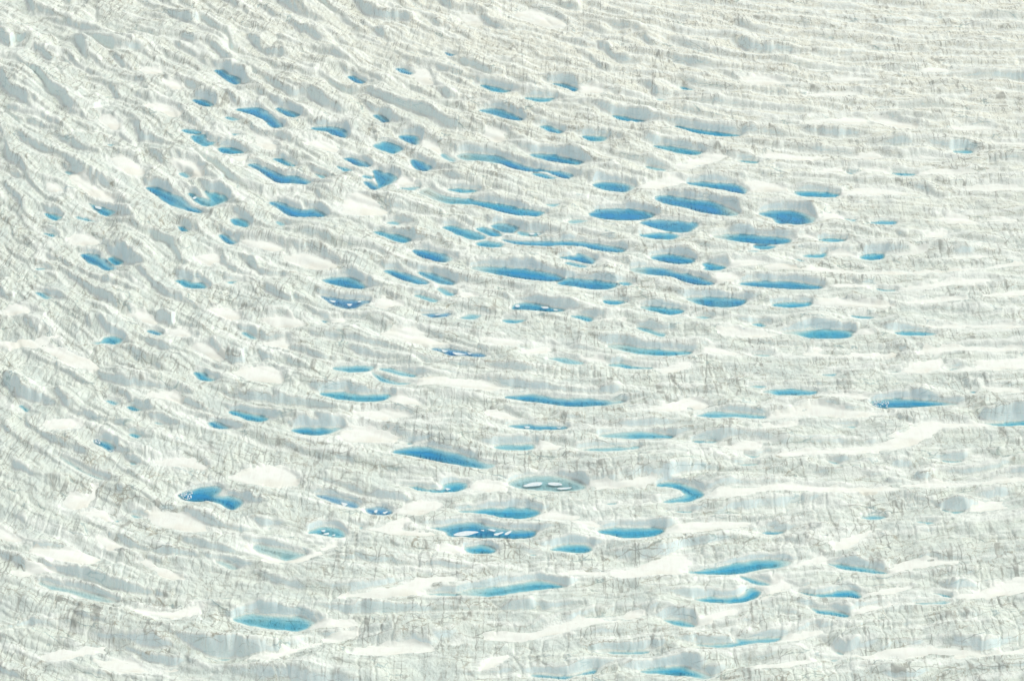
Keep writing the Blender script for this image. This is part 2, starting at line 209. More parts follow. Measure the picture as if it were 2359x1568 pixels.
M|4|blue pond, third nearest below-right of the bright oval pond at upper right|183.4,1176.1;190.2,1180.0;197.1,1180.0;195.2,1174.7;188.4,1172.7
M|2|blue pond, nearest below-left of the deep blue pond with pointed left tip|99.9,1167.9;105.6,1166.9;113.0,1163.0;107.3,1159.1;99.8,1160.5;101.5,1162.4
S|1|small pale turquoise pond, nearest above-right of the long flat pond right of centre|147.9,1175.3;154.4,1171.4;152.0,1170.8
D|5|long flat blue meltwater pond under a grey wall, right of centre|116.5,1141.1;124.3,1144.9;135.6,1144.5;146.8,1143.4;159.3,1137.4;155.6,1135.1;142.2,1135.1;127.4,1137.4
Dl|5|narrow deep blue pond, nearest below-left of the long flat pond right of centre|88.2,1122.6;96.4,1124.1;107.5,1123.5;117.8,1121.7;119.4,1118.6;114.2,1113.9;105.2,1112.1;96.5,1114.5;91.6,1119.0
M|3|narrow blue pond, nearest below the long flat pond right of centre|131.2,1114.5;137.3,1117.2;150.6,1117.2;148.8,1113.6;140.4,1111.4
S|4|small narrow pale turquoise pond, nearest right of the long flat pond right of centre|186.7,1135.1;192.9,1133.7;197.2,1132.7;190.4,1131.8
M|3|narrow blue pond, nearest above-right of the pond with pale left shallows|169.0,1102.0;174.5,1101.4;181.2,1099.7;176.9,1097.9;171.3,1099.3
M|2|small blue pond, nearest left of the pond with pale left shallows|118.4,1091.4;123.2,1092.7;126.5,1089.2;122.8,1088.3
S|2|small narrow pale turquoise pond, second nearest below-left of the long flat pond right of centre|91.1,1100.2;96.2,1100.7;100.1,1099.0;95.3,1098.3
Ml|4|light blue meltwater pond with pale left shallows, right side|133.0,1081.1;141.8,1083.3;152.1,1085.0;167.0,1083.3;166.9,1076.8;158.1,1075.1;146.7,1075.1;139.9,1078.8
M|4|narrow blue pond, nearest right of the pond with pale left shallows|188.3,1081.1;195.1,1082.8;202.1,1081.9;208.7,1079.9;200.9,1078.2;193.1,1078.8
Ml|4|narrow blue pond, nearest left of the brash-ice pond near the right edge|117.4,1015.5;125.2,1018.2;133.4,1018.2;142.8,1015.9;139.7,1012.8;129.4,1012.1;122.0,1013.3
Dr|4|blue meltwater pond with brash ice at its left end, near the right edge|165.7,1003.7;173.0,1007.5;182.7,1008.2;193.2,1005.9;206.2,1002.6;197.9,1001.7;188.9,999.9;178.6,999.1;169.9,999.1
S|3|narrow pale turquoise pond, nearest right of the long lens-shaped pond|84.3,990.9;90.6,994.6;99.3,994.6;109.2,992.4;117.0,989.4;111.5,988.2;100.3,989.7;91.5,989.1
M|6|narrow blue pond, second nearest right of the brash-ice pond near the right edge|215.3,983.2;222.9,983.2;231.9,985.0;236.4,984.2;236.0,981.7;222.4,980.6
S|2|small narrow pale turquoise pond, nearest below-left of the brash-ice pond near the right edge|148.6,979.8;156.0,980.6;155.1,978.4
S|3|narrow pale turquoise pond, nearest above the hook-shaped pond|80.9,965.4;87.2,966.1;93.0,964.7;87.0,963.6
S|1|small pale turquoise pond, nearest below the pond with pale left shallows|146.9,1034.0;154.0,1035.3;152.3,1032.4
S|1|small narrow pale turquoise pond, second nearest below-left of the pond with pale left shallows|111.1,1021.4;120.1,1022.1;117.8,1019.8
S|4|small narrow pale turquoise pond, nearest below-left of the pond with pale left shallows|115.6,1056.4;126.2,1055.7;120.4,1054.5
S|2|tiny narrow pale turquoise pond, nearest above the brash-ice pond near the right edge|178.9,1037.2;184.2,1037.5;181.9,1035.9
D|6|tiny deep blue pond, nearest right of the brash-ice pond near the right edge|213.9,1015.9;217.9,1015.5;215.6,1013.9
S|3|small narrow pale turquoise pond, nearest above-right of the brash-ice pond near the right edge|207.6,1040.4;213.2,1040.7;210.1,1038.8
S|1|small narrow pale turquoise pond, nearest below the deep blue pond with pointed left tip|125.6,1185.2;131.8,1185.2;129.3,1183.2
D|3|two-lobed blue meltwater pond with ice chunks at its left tip|-143.7,915.5;-140.1,919.5;-134.1,922.4;-127.8,922.8;-124.9,919.5;-125.7,914.9;-120.6,914.2;-114.4,909.0;-115.8,904.5;-119.3,902.3;-124.1,906.5;-128.9,909.7;-134.5,909.3;-140.2,910.3
S|6|large pale blue meltwater pond under a fluted wall, lowest at left|-109.5,814.1;-102.4,817.4;-91.9,816.3;-83.3,815.7;-77.2,810.8;-80.8,806.0;-87.6,805.5;-96.8,807.4;-105.1,810.3
M|3|blue pond, third nearest below-right of the two-lobed pond with ice chunks|-85.5,882.5;-81.5,886.6;-77.3,888.0;-72.0,886.0;-69.0,880.8;-71.6,878.4;-76.8,879.7;-82.0,881.8
V|4|violet-blue pond, nearest below the dark-centred pond|-84.5,915.2;-77.4,914.5;-70.1,910.9;-64.6,906.5;-66.6,903.6;-70.7,905.4;-75.2,908.0;-79.8,910.9
V|3|violet-blue pond, nearest below-left of the broad slanting pond below centre|-63.0,902.9;-60.2,904.3;-55.8,904.7;-50.4,900.8;-52.9,897.9;-59.8,898.3
F|1|pale frozen pond, nearest above the large pale pond at lower left|-107.3,870.9;-105.4,873.3;-99.7,870.9;-91.0,867.9;-84.5,864.9;-86.4,862.8;-90.4,860.1;-94.6,860.1;-99.7,863.7;-104.8,866.7
F|2|pale frozen pond, nearest above-left of the large pale pond at lower left|-122.0,858.9;-117.8,859.3;-111.0,853.6;-114.1,852.2;-117.3,854.8
F|5|pale frozen meltwater streak under a grey wall, far lower left|-190.6,841.4;-188.3,842.0;-181.9,838.6;-174.6,836.9;-166.3,832.9;-156.7,826.8;-163.7,827.3;-171.8,830.7;-180.1,835.2;-186.4,837.4
F|3|pale frozen pond, nearest below-left of the brash-rimmed pond at lower left|-200.4,949.9;-198.1,949.2;-191.0,941.7;-185.5,935.5;-176.9,929.5;-181.5,930.1;-188.1,935.5;-194.3,942.3
S|2|tiny pale turquoise pond, nearest below-right of the brash-rimmed pond at lower left|-169.1,945.8;-164.9,943.4;-167.4,942.9
S|1|tiny pale turquoise pond, nearest above the frozen streak at lower left|-168.3,893.1;-164.1,893.7;-166.1,890.9
S|1|small pale turquoise pond, nearest left of the two-lobed pond with ice chunks|-161.2,897.5;-154.6,896.2;-158.0,894.3
S|2|small pale turquoise pond, nearest below-left of the large pale pond at lower left|-112.6,785.0;-106.5,785.7;-109.1,783.7
S|2|tiny pale turquoise pond, nearest below-right of the two-lobed pond with ice chunks|-103.6,886.8;-100.0,887.4;-101.6,884.7
M|3|narrow blue pond, nearest below the broad slanting pond below centre|-48.5,923.5;-40.2,922.1;-33.8,920.1;-30.7,920.5;-29.5,924.1;-25.1,926.4;-19.7,925.9;-20.0,921.5;-23.7,918.8;-31.2,917.5;-38.8,918.8;-44.0,922.1
F|3|pale frozen pond, nearest below the long lens-shaped pond|-1.6,925.5;4.1,930.8;12.4,932.8;20.7,932.1;28.2,928.1;32.5,922.8;29.3,919.8;20.4,918.4;12.2,919.5;3.4,921.5
M|3|hook-shaped light blue meltwater pond curling round a snow tongue|62.6,923.7;67.6,927.1;73.7,925.6;79.6,921.1;83.2,916.3;78.9,910.9;71.8,908.7;63.4,908.7;68.4,911.2;74.3,915.2;71.6,920.8;66.4,922.6
M|4|narrow blue pond, nearest above-right of the pond strewn with floes|-22.7,900.7;-14.1,902.6;-7.8,903.9;4.6,903.6;11.4,902.0;11.7,898.8;7.0,895.6;1.5,894.7;-5.9,896.2;-14.0,898.8
D|3|blue meltwater pond strewn with white floes, low in the centre|-34.7,886.8;-29.2,888.1;-23.1,890.6;-15.8,891.8;-9.0,888.1;0.2,885.0;10.0,884.3;10.0,880.6;5.1,877.6;-4.6,877.8;-16.8,878.8;-26.6,880.0;-29.1,883.7
M|3|blue pond, nearest below the pond strewn with floes|-19.7,869.7;-16.7,871.5;-10.6,871.5;-6.1,867.9;-8.8,865.5;-17.2,865.7
M|4|blue pond, nearest right of the pond strewn with floes|15.9,868.5;20.8,872.1;30.5,872.7;33.7,869.1;30.3,866.1;21.9,866.7
M|4|narrow blue pond, nearest below-left of the hook-shaped pond|35.7,883.7;42.5,886.8;53.6,887.2;62.7,886.2;63.2,883.1;57.5,879.4;47.7,878.2;41.1,880.6
Ml|4|long pale blue meltwater pond rising to the right, low centre|-21.9,832.9;-16.2,836.3;-5.6,838.6;3.8,842.0;12.0,843.2;21.9,838.6;13.1,836.9;3.2,834.6;-7.3,831.2;-14.3,831.8
S|1|narrow pale turquoise pond, nearest left of the long pale pond low in the centre|-33.9,832.7;-30.7,833.5;-24.3,833.5;-20.8,831.8;-26.6,831.8
S|4|narrow pale turquoise pond, second nearest below-right of the long pale pond low in the centre|32.7,790.2;38.9,790.7;46.2,790.2;52.9,791.2;51.7,789.1;45.0,788.6;37.7,788.8
D|4|narrow deep blue pond, nearest below-right of the long pale pond low in the centre|6.8,773.8;12.4,774.8;21.2,773.3;29.0,777.3;32.3,777.8;31.1,775.3;24.5,773.3;20.0,771.3;12.3,771.8
Mr|5|blue pond, second nearest below-left of the J-shaped pond|48.0,776.1;54.3,778.4;63.7,780.4;68.9,777.5;75.5,772.7;72.4,771.3;66.3,773.3;60.2,773.9
M|5|blue pond, nearest below-left of the J-shaped pond|59.7,813.1;65.8,813.7;71.9,809.4;70.2,808.2;63.9,809.8
D|3|tiny deep blue pond, nearest above-right of the large pale pond at lower left|-64.2,887.4;-62.3,887.2;-63.1,884.7
S|2|small narrow pale turquoise pond, nearest left of the hook-shaped pond|37.7,908.0;44.6,907.7;41.4,906.7
S|2|small narrow pale turquoise pond, nearest below the hook-shaped pond|67.8,900.8;76.5,901.1;74.6,899.3
S|1|small narrow pale turquoise pond, nearest above-right of the long pale pond low in the centre|6.8,864.5;11.7,864.3;9.2,863.3
Mr|3|narrow blue pond, nearest above the J-shaped pond|71.9,850.1;80.2,853.0;92.4,857.7;103.4,860.5;114.6,858.3;110.0,854.2;101.5,852.4;92.9,848.9;84.5,848.0;76.9,848.7
M|3|blue pond, nearest above-right of the J-shaped pond|91.5,847.2;95.6,846.6;98.4,844.9;104.0,841.4;102.7,839.7;98.0,840.3;94.2,843.2
M|3|J-shaped blue meltwater pond curving up at its right end|72.6,829.0;80.2,830.7;90.2,831.2;94.8,836.9;99.9,835.7;98.4,831.2;93.3,827.3;86.3,826.0;78.2,826.8
M|6|narrow blue meltwater pond slanting under a bluish wall, lower right|128.8,857.1;135.8,856.0;144.4,853.6;152.7,849.2;146.8,849.2;138.2,851.3;132.5,853.6
M|4|narrow blue pond, nearest below-left of the narrow slanting pond at lower right|114.7,834.6;121.2,832.4;129.1,835.2;136.3,836.3;139.9,832.4;138.3,829.5;132.7,830.7;124.0,830.9;118.3,832.4
M|4|blue pond, nearest below the narrow slanting pond at lower right|117.6,823.4;121.7,821.2;127.4,820.7;132.7,816.8;130.2,815.7;124.6,816.8;119.7,819.0
S|4|pale turquoise pond, nearest below the J-shaped pond|71.4,795.1;78.7,795.4;86.2,797.0;85.0,803.8;87.0,800.1;92.0,799.6;98.3,800.1;104.0,800.1;101.4,797.5;92.9,796.1;84.2,793.8;76.9,793.6
M|2|small blue pond, second nearest below-right of the narrow slanting pond at lower right|168.0,833.5;171.6,833.8;175.2,830.7;171.8,831.2
S|2|narrow pale turquoise pond, nearest below-right of the narrow slanting pond at lower right|159.3,825.6;166.4,826.8;174.6,827.3;170.2,825.1
M|5|small blue pond, nearest below-right of the J-shaped pond|122.7,791.2;125.4,790.7;127.6,788.1;124.6,788.4
S|2|small pale turquoise pond, second nearest below-right of the J-shaped pond|119.9,784.3;124.7,785.0;122.9,783.2
M|5|small blue pond, second nearest above-right of the narrow slanting pond at lower right|183.2,902.0;186.8,901.1;192.3,900.7;187.6,898.5
S|3|small narrow pale turquoise pond, nearest above-right of the narrow slanting pond at lower right|170.5,891.8;178.4,891.4;175.1,889.7
S|3|narrow pale turquoise pond, nearest above the narrow slanting pond at lower right|147.5,895.0;153.4,897.5;158.7,895.6;153.5,893.7
D|2|narrow deep blue pond, nearest above-left of the narrow slanting pond at lower right|103.1,882.5;108.1,883.3;113.9,883.3;109.1,881.0
M|3|small narrow blue pond, nearest below-right of the brash-ice pond near the right edge|189.2,947.2;194.3,946.7;199.4,946.2;193.3,944.8
S|3|small pale turquoise pond, nearest below the brash-ice pond near the right edge|148.3,910.6;153.3,910.9;149.9,909.0
S|1|small narrow pale turquoise pond, nearest above-right of the hook-shaped pond|99.0,943.0;104.9,943.7;108.7,943.2;104.1,942.1
S|2|small pale turquoise pond, nearest right of the hook-shaped pond|138.2,947.9;140.7,947.2;144.9,944.0;141.0,944.0
S|1|small pale turquoise pond, second nearest above-right of the hook-shaped pond|103.1,953.4;108.2,951.3;112.2,953.4;106.7,949.2
S|1|small pale turquoise pond, nearest above-left of the long thin wavy pond|3.1,1212.1;9.0,1210.0;16.1,1209.0;12.9,1205.5;5.0,1206.9
"""
SNOW = """
white snow drift, nearest below-left of the highest pond on the left|-225.8,1410.0;-218.6,1416.7;-208.7,1410.0;-201.3,1394.1;-206.2,1390.1;-216.6,1402.0
small white snow drift, second nearest above-left of the large diagonal pond at left|-251.3,1388.8;-245.7,1392.8;-237.7,1381.0;-236.7,1368.2;-243.6,1373.3
white snow drift, nearest above-left of the large diagonal pond at left|-232.8,1318.9;-222.6,1318.9;-212.7,1302.3;-211.9,1290.7;-220.9,1295.3;-233.4,1311.7
white snow drift, nearest above the large diagonal pond at left|-195.4,1311.7;-183.2,1309.4;-176.3,1286.1;-182.4,1288.4;-189.4,1297.7
white snow drift, nearest left of the large diagonal pond at left|-252.8,1290.7;-245.6,1293.0;-235.3,1274.8;-221.2,1252.5;-227.4,1250.3;-242.0,1270.3
small white snow drift, second nearest above the twin pond at left|-264.9,1279.3;-254.2,1274.8;-251.5,1263.6;-258.9,1263.6
white snow drift, nearest below the large slanting pond at upper left|-153.8,1363.1;-145.2,1355.6;-138.5,1338.2;-143.2,1333.4;-150.4,1345.6
white snow drift, nearest above-right of the long diagonal pond at upper left|-121.7,1343.2;-112.6,1349.3;-101.3,1335.8;-104.3,1328.5;-115.1,1335.8
small white snow drift, nearest above-left of the long diagonal pond at upper left|-165.3,1323.7;-154.1,1322.5;-156.0,1316.0;-160.2,1315.3
white snow drift, second nearest left of the highest pond on the left|-240.5,1482.7;-229.6,1485.6;-223.4,1474.0;-233.2,1471.1
small white snow drift, nearest left of the highest pond on the left|-220.0,1455.4;-211.7,1455.4;-207.3,1442.8;-213.4,1440.0
white snow drift, nearest above the long blue pond with the turquoise tail|0.4,1594.8;11.5,1608.1;26.5,1598.1;37.9,1571.8;24.1,1568.6;12.3,1581.6
white snow drift, nearest above the spindle-shaped pond at top centre|-35.6,1594.8;-27.7,1601.4;-19.5,1581.6;-25.3,1571.8
white snow drift, nearest below-right of the long diagonal pond at upper left|-95.5,1250.3;-88.2,1263.6;-76.9,1252.5;-68.1,1237.4;-71.7,1228.8;-84.5,1228.8;-94.4,1233.1
white snow drift, nearest left of the long blue pond with the turquoise tail|-54.2,1348.1;-48.2,1349.3;-41.7,1335.8;-42.5,1330.9;-51.3,1338.2
white snow drift, nearest below the spindle-shaped pond at top centre|-18.9,1363.1;-10.2,1368.2;-2.3,1353.1;-10.0,1348.1
white snow drift, nearest above-right of the spindle-shaped pond at top centre|42.7,1448.4;53.8,1448.4;57.1,1437.2;43.3,1437.2
white snow drift, nearest above-left of the deep blue pond with pointed left tip|70.5,1274.8;80.9,1283.8;92.9,1289.6;96.5,1281.6;84.4,1272.5;74.4,1270.3
white snow drift, nearest above-left of the spindle-shaped pond at top centre|-63.2,1474.0;-55.1,1484.2;-49.5,1454.0;-56.8,1451.2
small white snow drift, nearest above-left of the long pond pale turquoise at left|-65.0,1286.1;-60.6,1290.7;-56.0,1279.3;-64.2,1278.2
white snow drift, second nearest right of the spindle-shaped pond at top centre|145.3,1459.7;159.1,1468.2;170.7,1454.0;157.5,1451.2
white snow drift, third nearest above the flat pond between two snow tongues|183.9,1431.7;201.9,1437.2;216.3,1435.8;204.5,1429.0
white snow drift, fifth nearest above-right of the long pond pale turquoise at left|261.0,1476.9;275.5,1485.6;280.2,1474.0;265.9,1472.6
white snow drift, fourth nearest above the flat pond between two snow tongues|203.1,1462.5;216.5,1465.4;229.8,1461.1;212.8,1458.2
broad white snow drift, second nearest above the flat pond between two snow tongues|177.4,1381.0;207.8,1390.1;216.3,1381.0;209.5,1375.9;189.5,1378.4
white snow drift, fifth nearest above-right of the flat pond between two snow tongues|218.4,1390.1;226.2,1388.8;243.4,1373.3;232.5,1370.8;222.1,1377.9
white snow drift, sixth nearest above-right of the flat pond between two snow tongues|262.8,1373.3;277.5,1377.2;291.3,1370.8;271.4,1366.9
broad white snow drift, nearest above the flat pond between two snow tongues|146.0,1318.9;151.1,1328.5;170.3,1323.7;183.6,1321.3;169.5,1316.5
white snow drift, third nearest above-right of the flat pond between two snow tongues|195.8,1323.7;211.1,1329.7;216.8,1321.3;206.4,1320.1
white snow drift, fourth nearest above-right of the flat pond between two snow tongues|232.0,1320.1;242.5,1322.5;255.4,1317.7;241.6,1316.5
white snow drift, nearest above-left of the bright oval pond at upper right|134.5,1285.0;142.1,1286.1;154.6,1270.3;143.0,1270.3;134.1,1271.4
broad white snow drift, nearest right of the flat pond between two snow tongues|183.2,1262.5;193.7,1273.6;210.0,1272.5;228.4,1263.6;208.5,1261.3;192.2,1262.0
broad white snow drift, fourth nearest right of the flat pond between two snow tongues|254.5,1272.5;268.5,1277.0;291.2,1274.8;290.4,1270.3;267.1,1269.1
white snow drift, sixth nearest right of the flat pond between two snow tongues|285.3,1346.9;304.4,1343.2;303.7,1339.5;286.9,1341.9
white snow drift, nearest below-right of the flat pond between two snow tongues|166.9,1226.7;176.4,1239.5;181.8,1230.9;179.4,1224.6
white snow drift, third nearest right of the flat pond between two snow tongues|231.6,1226.7;243.0,1233.1;254.8,1222.5;242.5,1220.4
white snow drift, nearest right of the spindle-shaped pond at top centre|96.9,1309.4;113.2,1323.7;125.1,1323.7;106.9,1307.0;98.2,1302.3
white snow drift, nearest above-right of the flat pond between two snow tongues|175.0,1297.7;187.4,1303.5;191.5,1299.5
white snow drift, second nearest above-right of the flat pond between two snow tongues|198.9,1297.7;205.9,1303.5;217.3,1297.7
broad white snow drift, second nearest right of the flat pond between two snow tongues|233.3,1295.3;246.3,1303.5;259.6,1297.7;280.6,1297.7;263.4,1295.3
white snow drift, fifth nearest right of the flat pond between two snow tongues|256.8,1224.6;268.3,1230.9;274.6,1221.4
white snow drift, nearest above-left of the twin pond at left|-238.2,1193.6;-233.2,1205.9;-220.6,1195.7;-222.8,1189.6
white snow drift, nearest below-right of the large diagonal pond at left|-145.3,1193.6;-134.3,1193.6;-120.0,1181.6;-131.3,1177.7
white snow drift, second nearest below the long diagonal pond at upper left|-119.2,1171.8;-108.1,1177.7;-91.7,1162.0;-102.0,1157.2;-113.2,1164.0
white snow drift, nearest below the large diagonal pond at left|-166.1,1171.8;-157.0,1179.6;-153.2,1165.9;-158.9,1162.0
white snow drift, nearest below-left of the twin pond at left|-256.7,1106.4;-250.7,1113.6;-240.2,1104.6;-249.8,1101.1
white snow drift, nearest below-right of the twin pond at left|-192.8,1101.1;-182.8,1102.8;-176.6,1088.8;-184.3,1092.3
white snow drift, second nearest below the large diagonal pond at left|-151.8,1106.4;-142.4,1108.2;-135.5,1097.6;-140.9,1094.1
white snow drift, second nearest above the dark-centred pond|-123.5,1094.1;-112.0,1095.8;-102.5,1085.4;-115.5,1085.4
white snow drift, nearest above the dark-centred pond|-121.0,1066.7;-110.7,1071.7;-108.3,1060.0;-116.4,1063.3
white snow drift, second nearest above-left of the dark-centred pond|-156.8,1063.3;-147.8,1065.0;-139.6,1048.5;-147.9,1053.4
white snow drift, nearest above-left of the dark-centred pond|-132.5,1034.0;-114.3,1040.4;-108.1,1024.5;-111.1,1019.8;-123.9,1024.5
broad white snow drift, nearest below the twin pond at left|-251.8,1070.0;-235.7,1071.7;-222.0,1075.1;-227.4,1065.0;-210.4,1056.7;-196.4,1038.8;-210.8,1042.0;-230.1,1060.0;-243.8,1061.7
white snow drift, nearest above-right of the brash-rimmed pond at lower left|-171.4,1009.0;-158.3,1013.6;-153.4,1001.4;-162.8,1005.9
white snow drift, nearest above-left of the brash-rimmed pond at lower left|-213.0,979.1;-202.3,986.4;-196.4,979.1;-205.0,974.7
white snow drift, second nearest below-right of the twin pond at left|-169.0,1080.2;-163.6,1083.6;-156.8,1075.1;-164.7,1075.1
small white snow drift, third nearest above the dark-centred pond|-90.9,1095.8;-83.5,1095.8;-82.0,1092.3;-86.9,1089.7
broad white snow drift, second nearest below-left of the large long pond at the centre|-64.3,1078.5;-54.5,1082.8;-47.3,1084.5;-41.3,1075.1;-32.4,1066.7;-43.8,1065.0;-55.4,1070.0
white snow drift, nearest above-left of the long lens-shaped pond|-15.4,1071.7;-3.3,1072.6;6.7,1068.3;-1.8,1063.3;-11.8,1066.7
white snow drift, nearest above the long lens-shaped pond|5.2,1056.7;15.2,1066.7;19.5,1066.7;18.7,1058.3;10.9,1055.0
broad white snow drift, nearest above the broad slanting pond below centre|-46.4,1019.8;-39.8,1027.6;-19.0,1026.1;0.3,1015.1;-12.0,1013.6;-32.6,1019.0;-43.5,1017.5
white snow drift, nearest above-right of the dark-centred pond|-56.1,1006.7;-52.8,1010.5;-44.5,1005.9;-41.5,998.4;-52.4,1001.4
white snow drift, second nearest right of the dark-centred pond|-71.3,989.4;-62.2,993.9;-46.5,987.9;-58.3,983.5
white snow drift, nearest right of the dark-centred pond|-77.6,971.9;-69.5,981.3;-61.3,976.2;-49.6,966.1;-60.6,961.9;-73.0,961.9
small white snow drift, nearest below-left of the large long pond at the centre|-27.3,1127.2;-21.3,1128.1;-18.3,1122.6;-24.2,1121.7
white snow drift, nearest left of the large long pond at the centre|-70.4,1111.8;-64.9,1119.9;-54.9,1111.8;-64.2,1106.4
white snow drift, nearest below-right of the large long pond at the centre|45.3,1094.1;55.7,1097.6;56.1,1092.0
white snow drift, nearest below the long lens-shaped pond|10.7,959.0;16.6,962.6;22.5,959.0;17.2,954.8
white snow drift, nearest above-right of the long lens-shaped pond|34.0,1050.9;43.8,1048.5;45.8,1045.2;39.5,1046.0
white snow drift, second nearest above-right of the long lens-shaped pond|69.3,1039.6;82.3,1045.2;85.6,1044.4;81.7,1035.6;72.3,1032.4
white snow drift, nearest right of the long lens-shaped pond|55.3,993.9;68.9,996.9;79.6,1002.9;82.8,1002.1;79.0,993.9;67.4,992.4
white snow drift, nearest below-right of the long thin wavy pond|46.5,1171.8;54.0,1168.8;59.9,1163.0;53.9,1164.4
white snow drift, nearest below-left of the long lens-shaped pond|-11.8,990.9;-3.8,993.1;3.6,985.7;-6.4,986.4
white snow drift, nearest below-right of the bright oval pond at upper right|150.7,1198.7;158.0,1203.8;163.0,1199.7;155.8,1198.1
white snow drift, nearest above-right of the long flat pond right of centre|166.8,1178.6;174.9,1181.6;181.2,1176.7;173.4,1176.1
white snow drift, second nearest below-right of the flat pond between two snow tongues|197.5,1177.3;209.6,1180.6;219.8,1181.6;213.6,1176.7
white snow drift, third nearest right of the bright oval pond at upper right|222.1,1201.8;232.9,1210.0;234.3,1203.8
broad white snow drift, fifth nearest below-right of the flat pond between two snow tongues|225.2,1171.8;239.1,1176.7;258.4,1176.7;264.2,1174.7;242.1,1171.8
broad white snow drift, second nearest right of the long flat pond right of centre|130.1,1158.2;139.8,1164.0;150.4,1156.3;160.9,1161.1;171.1,1157.2;201.3,1155.3;240.1,1160.1;265.2,1167.9;263.5,1163.0;231.8,1156.3;200.9,1152.8;155.5,1154.0
white snow drift, nearest below the deep blue pond with pointed left tip|113.6,1162.0;121.1,1168.8;133.0,1164.9;120.4,1160.1
white snow drift, nearest left of the long flat pond right of centre|105.2,1146.8;114.2,1150.5;116.6,1143.0;104.8,1141.1
broad white snow drift, fourth nearest above-right of the pond with pale left shallows|198.7,1132.7;213.5,1136.4;229.5,1142.0;245.9,1145.8;246.6,1141.1;228.5,1136.4;208.9,1130.9
broad white snow drift, nearest above-right of the pond with pale left shallows|150.6,1113.6;156.0,1119.0;165.4,1122.6;167.6,1117.2;178.9,1112.7;191.0,1110.0;172.5,1108.5
white snow drift, nearest right of the long flat pond right of centre|159.9,1136.4;170.3,1138.3;185.0,1135.9;168.2,1133.7
white snow drift, fourth nearest above-right of the brash-ice pond near the right edge|239.9,1124.4;264.0,1133.7;262.2,1124.4;244.8,1122.6
white snow drift, third nearest above-right of the pond with pale left shallows|199.0,1114.5;218.4,1119.9;229.3,1119.0;210.0,1113.9
broad white snow drift, third nearest above-right of the brash-ice pond near the right edge|205.1,1087.1;224.2,1088.8;255.0,1087.1;241.3,1083.6;216.3,1085.0
small white snow drift, nearest right of the pond with pale left shallows|168.0,1076.8;172.7,1082.8;177.8,1077.7
broad white snow drift, nearest left of the pond with pale left shallows|101.7,1077.7;109.4,1082.8;114.7,1078.5;128.5,1079.4;136.8,1076.8;117.9,1074.3
white snow drift, nearest below-left of the long flat pond right of centre|88.5,1056.7;98.4,1061.7;107.2,1056.7;114.1,1054.7;102.0,1054.2
broad white snow drift, nearest below-right of the pond with pale left shallows|126.7,1054.2;139.6,1055.9;149.4,1061.7;150.8,1055.0;167.6,1054.2;183.4,1056.7;182.3,1053.4;151.0,1051.4
broad white snow drift, nearest above-right of the brash-ice pond near the right edge|195.3,1055.9;209.1,1062.5;249.9,1060.8;249.1,1056.7;215.5,1058.3;204.4,1055.0
white snow drift, nearest above the brash-ice pond near the right edge|185.3,1035.6;195.1,1045.2;205.4,1048.5;203.9,1038.8;193.5,1034.8
broad white snow drift, second nearest above-right of the brash-ice pond near the right edge|212.0,1037.2;227.3,1045.2;247.8,1050.1;246.0,1040.4;236.3,1037.2;218.8,1036.4
broad white snow drift, second nearest left of the brash-ice pond near the right edge|117.5,987.9;130.8,993.9;142.1,998.4;154.2,992.4;174.3,992.4;163.7,988.7;143.7,989.1;127.6,988.2
white snow drift, nearest below-left of the pond with pale left shallows|77.7,1002.9;83.4,1007.5;90.3,999.9;84.0,996.1
broad white snow drift, nearest below the brash-ice pond near the right edge|174.5,970.4;186.1,982.0;195.6,982.8;215.4,978.4;195.2,976.2;185.4,964.7;172.4,956.2;159.2,954.8;139.5,953.4;153.1,957.6;163.4,961.9
white snow drift, nearest above-right of the hook-shaped pond|95.7,957.6;109.2,963.3;109.9,956.2;99.3,953.4
white snow drift, nearest right of the brash-ice pond near the right edge|220.4,1018.2;229.6,1019.8;241.1,1015.1;228.5,1013.6
white snow drift, nearest left of the brash-ice pond near the right edge|142.8,1010.5;159.8,1009.8;165.5,1007.2;155.9,1006.5
white snow drift, second nearest above-right of the hook-shaped pond|107.8,976.2;122.6,978.4;129.4,980.6;119.0,975.9
broad white snow drift, nearest above-right of the two-lobed pond with ice chunks|-122.8,928.8;-115.2,935.5;-107.2,939.6;-101.3,938.2;-94.2,930.1;-94.2,922.1;-104.3,922.1;-115.3,924.1
white snow drift, nearest above-left of the two-lobed pond with ice chunks|-159.8,943.7;-151.2,947.2;-142.3,948.5;-136.4,942.3;-133.2,936.9;-142.4,938.9;-154.3,941.0
white snow drift, nearest below the brash-rimmed pond at lower left|-192.1,906.5;-189.7,914.2;-181.9,912.9;-180.9,922.1;-179.4,920.8;-179.0,906.5;-186.3,901.3
white snow drift, nearest left of the two-lobed pond with ice chunks|-182.0,897.5;-177.5,900.7;-171.4,901.3;-169.1,894.3;-169.7,889.9;-176.4,893.7
white snow drift, nearest below-left of the two-lobed pond with ice chunks|-153.3,896.2;-145.6,898.8;-131.0,889.9;-128.9,882.5;-140.5,882.5;-150.3,887.4
broad white snow drift, nearest above the frozen streak at lower left|-199.9,866.7;-186.6,866.7;-176.6,864.3;-166.1,858.3;-175.1,854.8;-186.2,857.1
white snow drift, nearest above-left of the frozen streak at lower left|-202.4,847.8;-195.9,851.3;-185.6,850.1;-192.1,846.6;-198.8,844.3
white snow drift, nearest right of the frozen streak at lower left|-152.8,857.1;-146.2,857.1;-136.1,847.8;-133.7,843.2;-141.7,845.5
broad white snow drift, nearest below the frozen streak at lower left|-179.7,786.5;-170.9,790.7;-155.3,794.9;-156.6,788.6;-167.0,783.5;-175.1,782.4
broad white snow drift, nearest below-right of the frozen streak at lower left|-159.0,782.4;-145.8,783.5;-138.3,777.3;-126.0,776.3;-137.7,773.3;-151.4,776.3
white snow drift, nearest left of the large pale pond at lower left|-147.4,818.5;-135.1,817.4;-123.6,821.8;-124.7,816.3;-132.6,810.8;-143.5,815.2
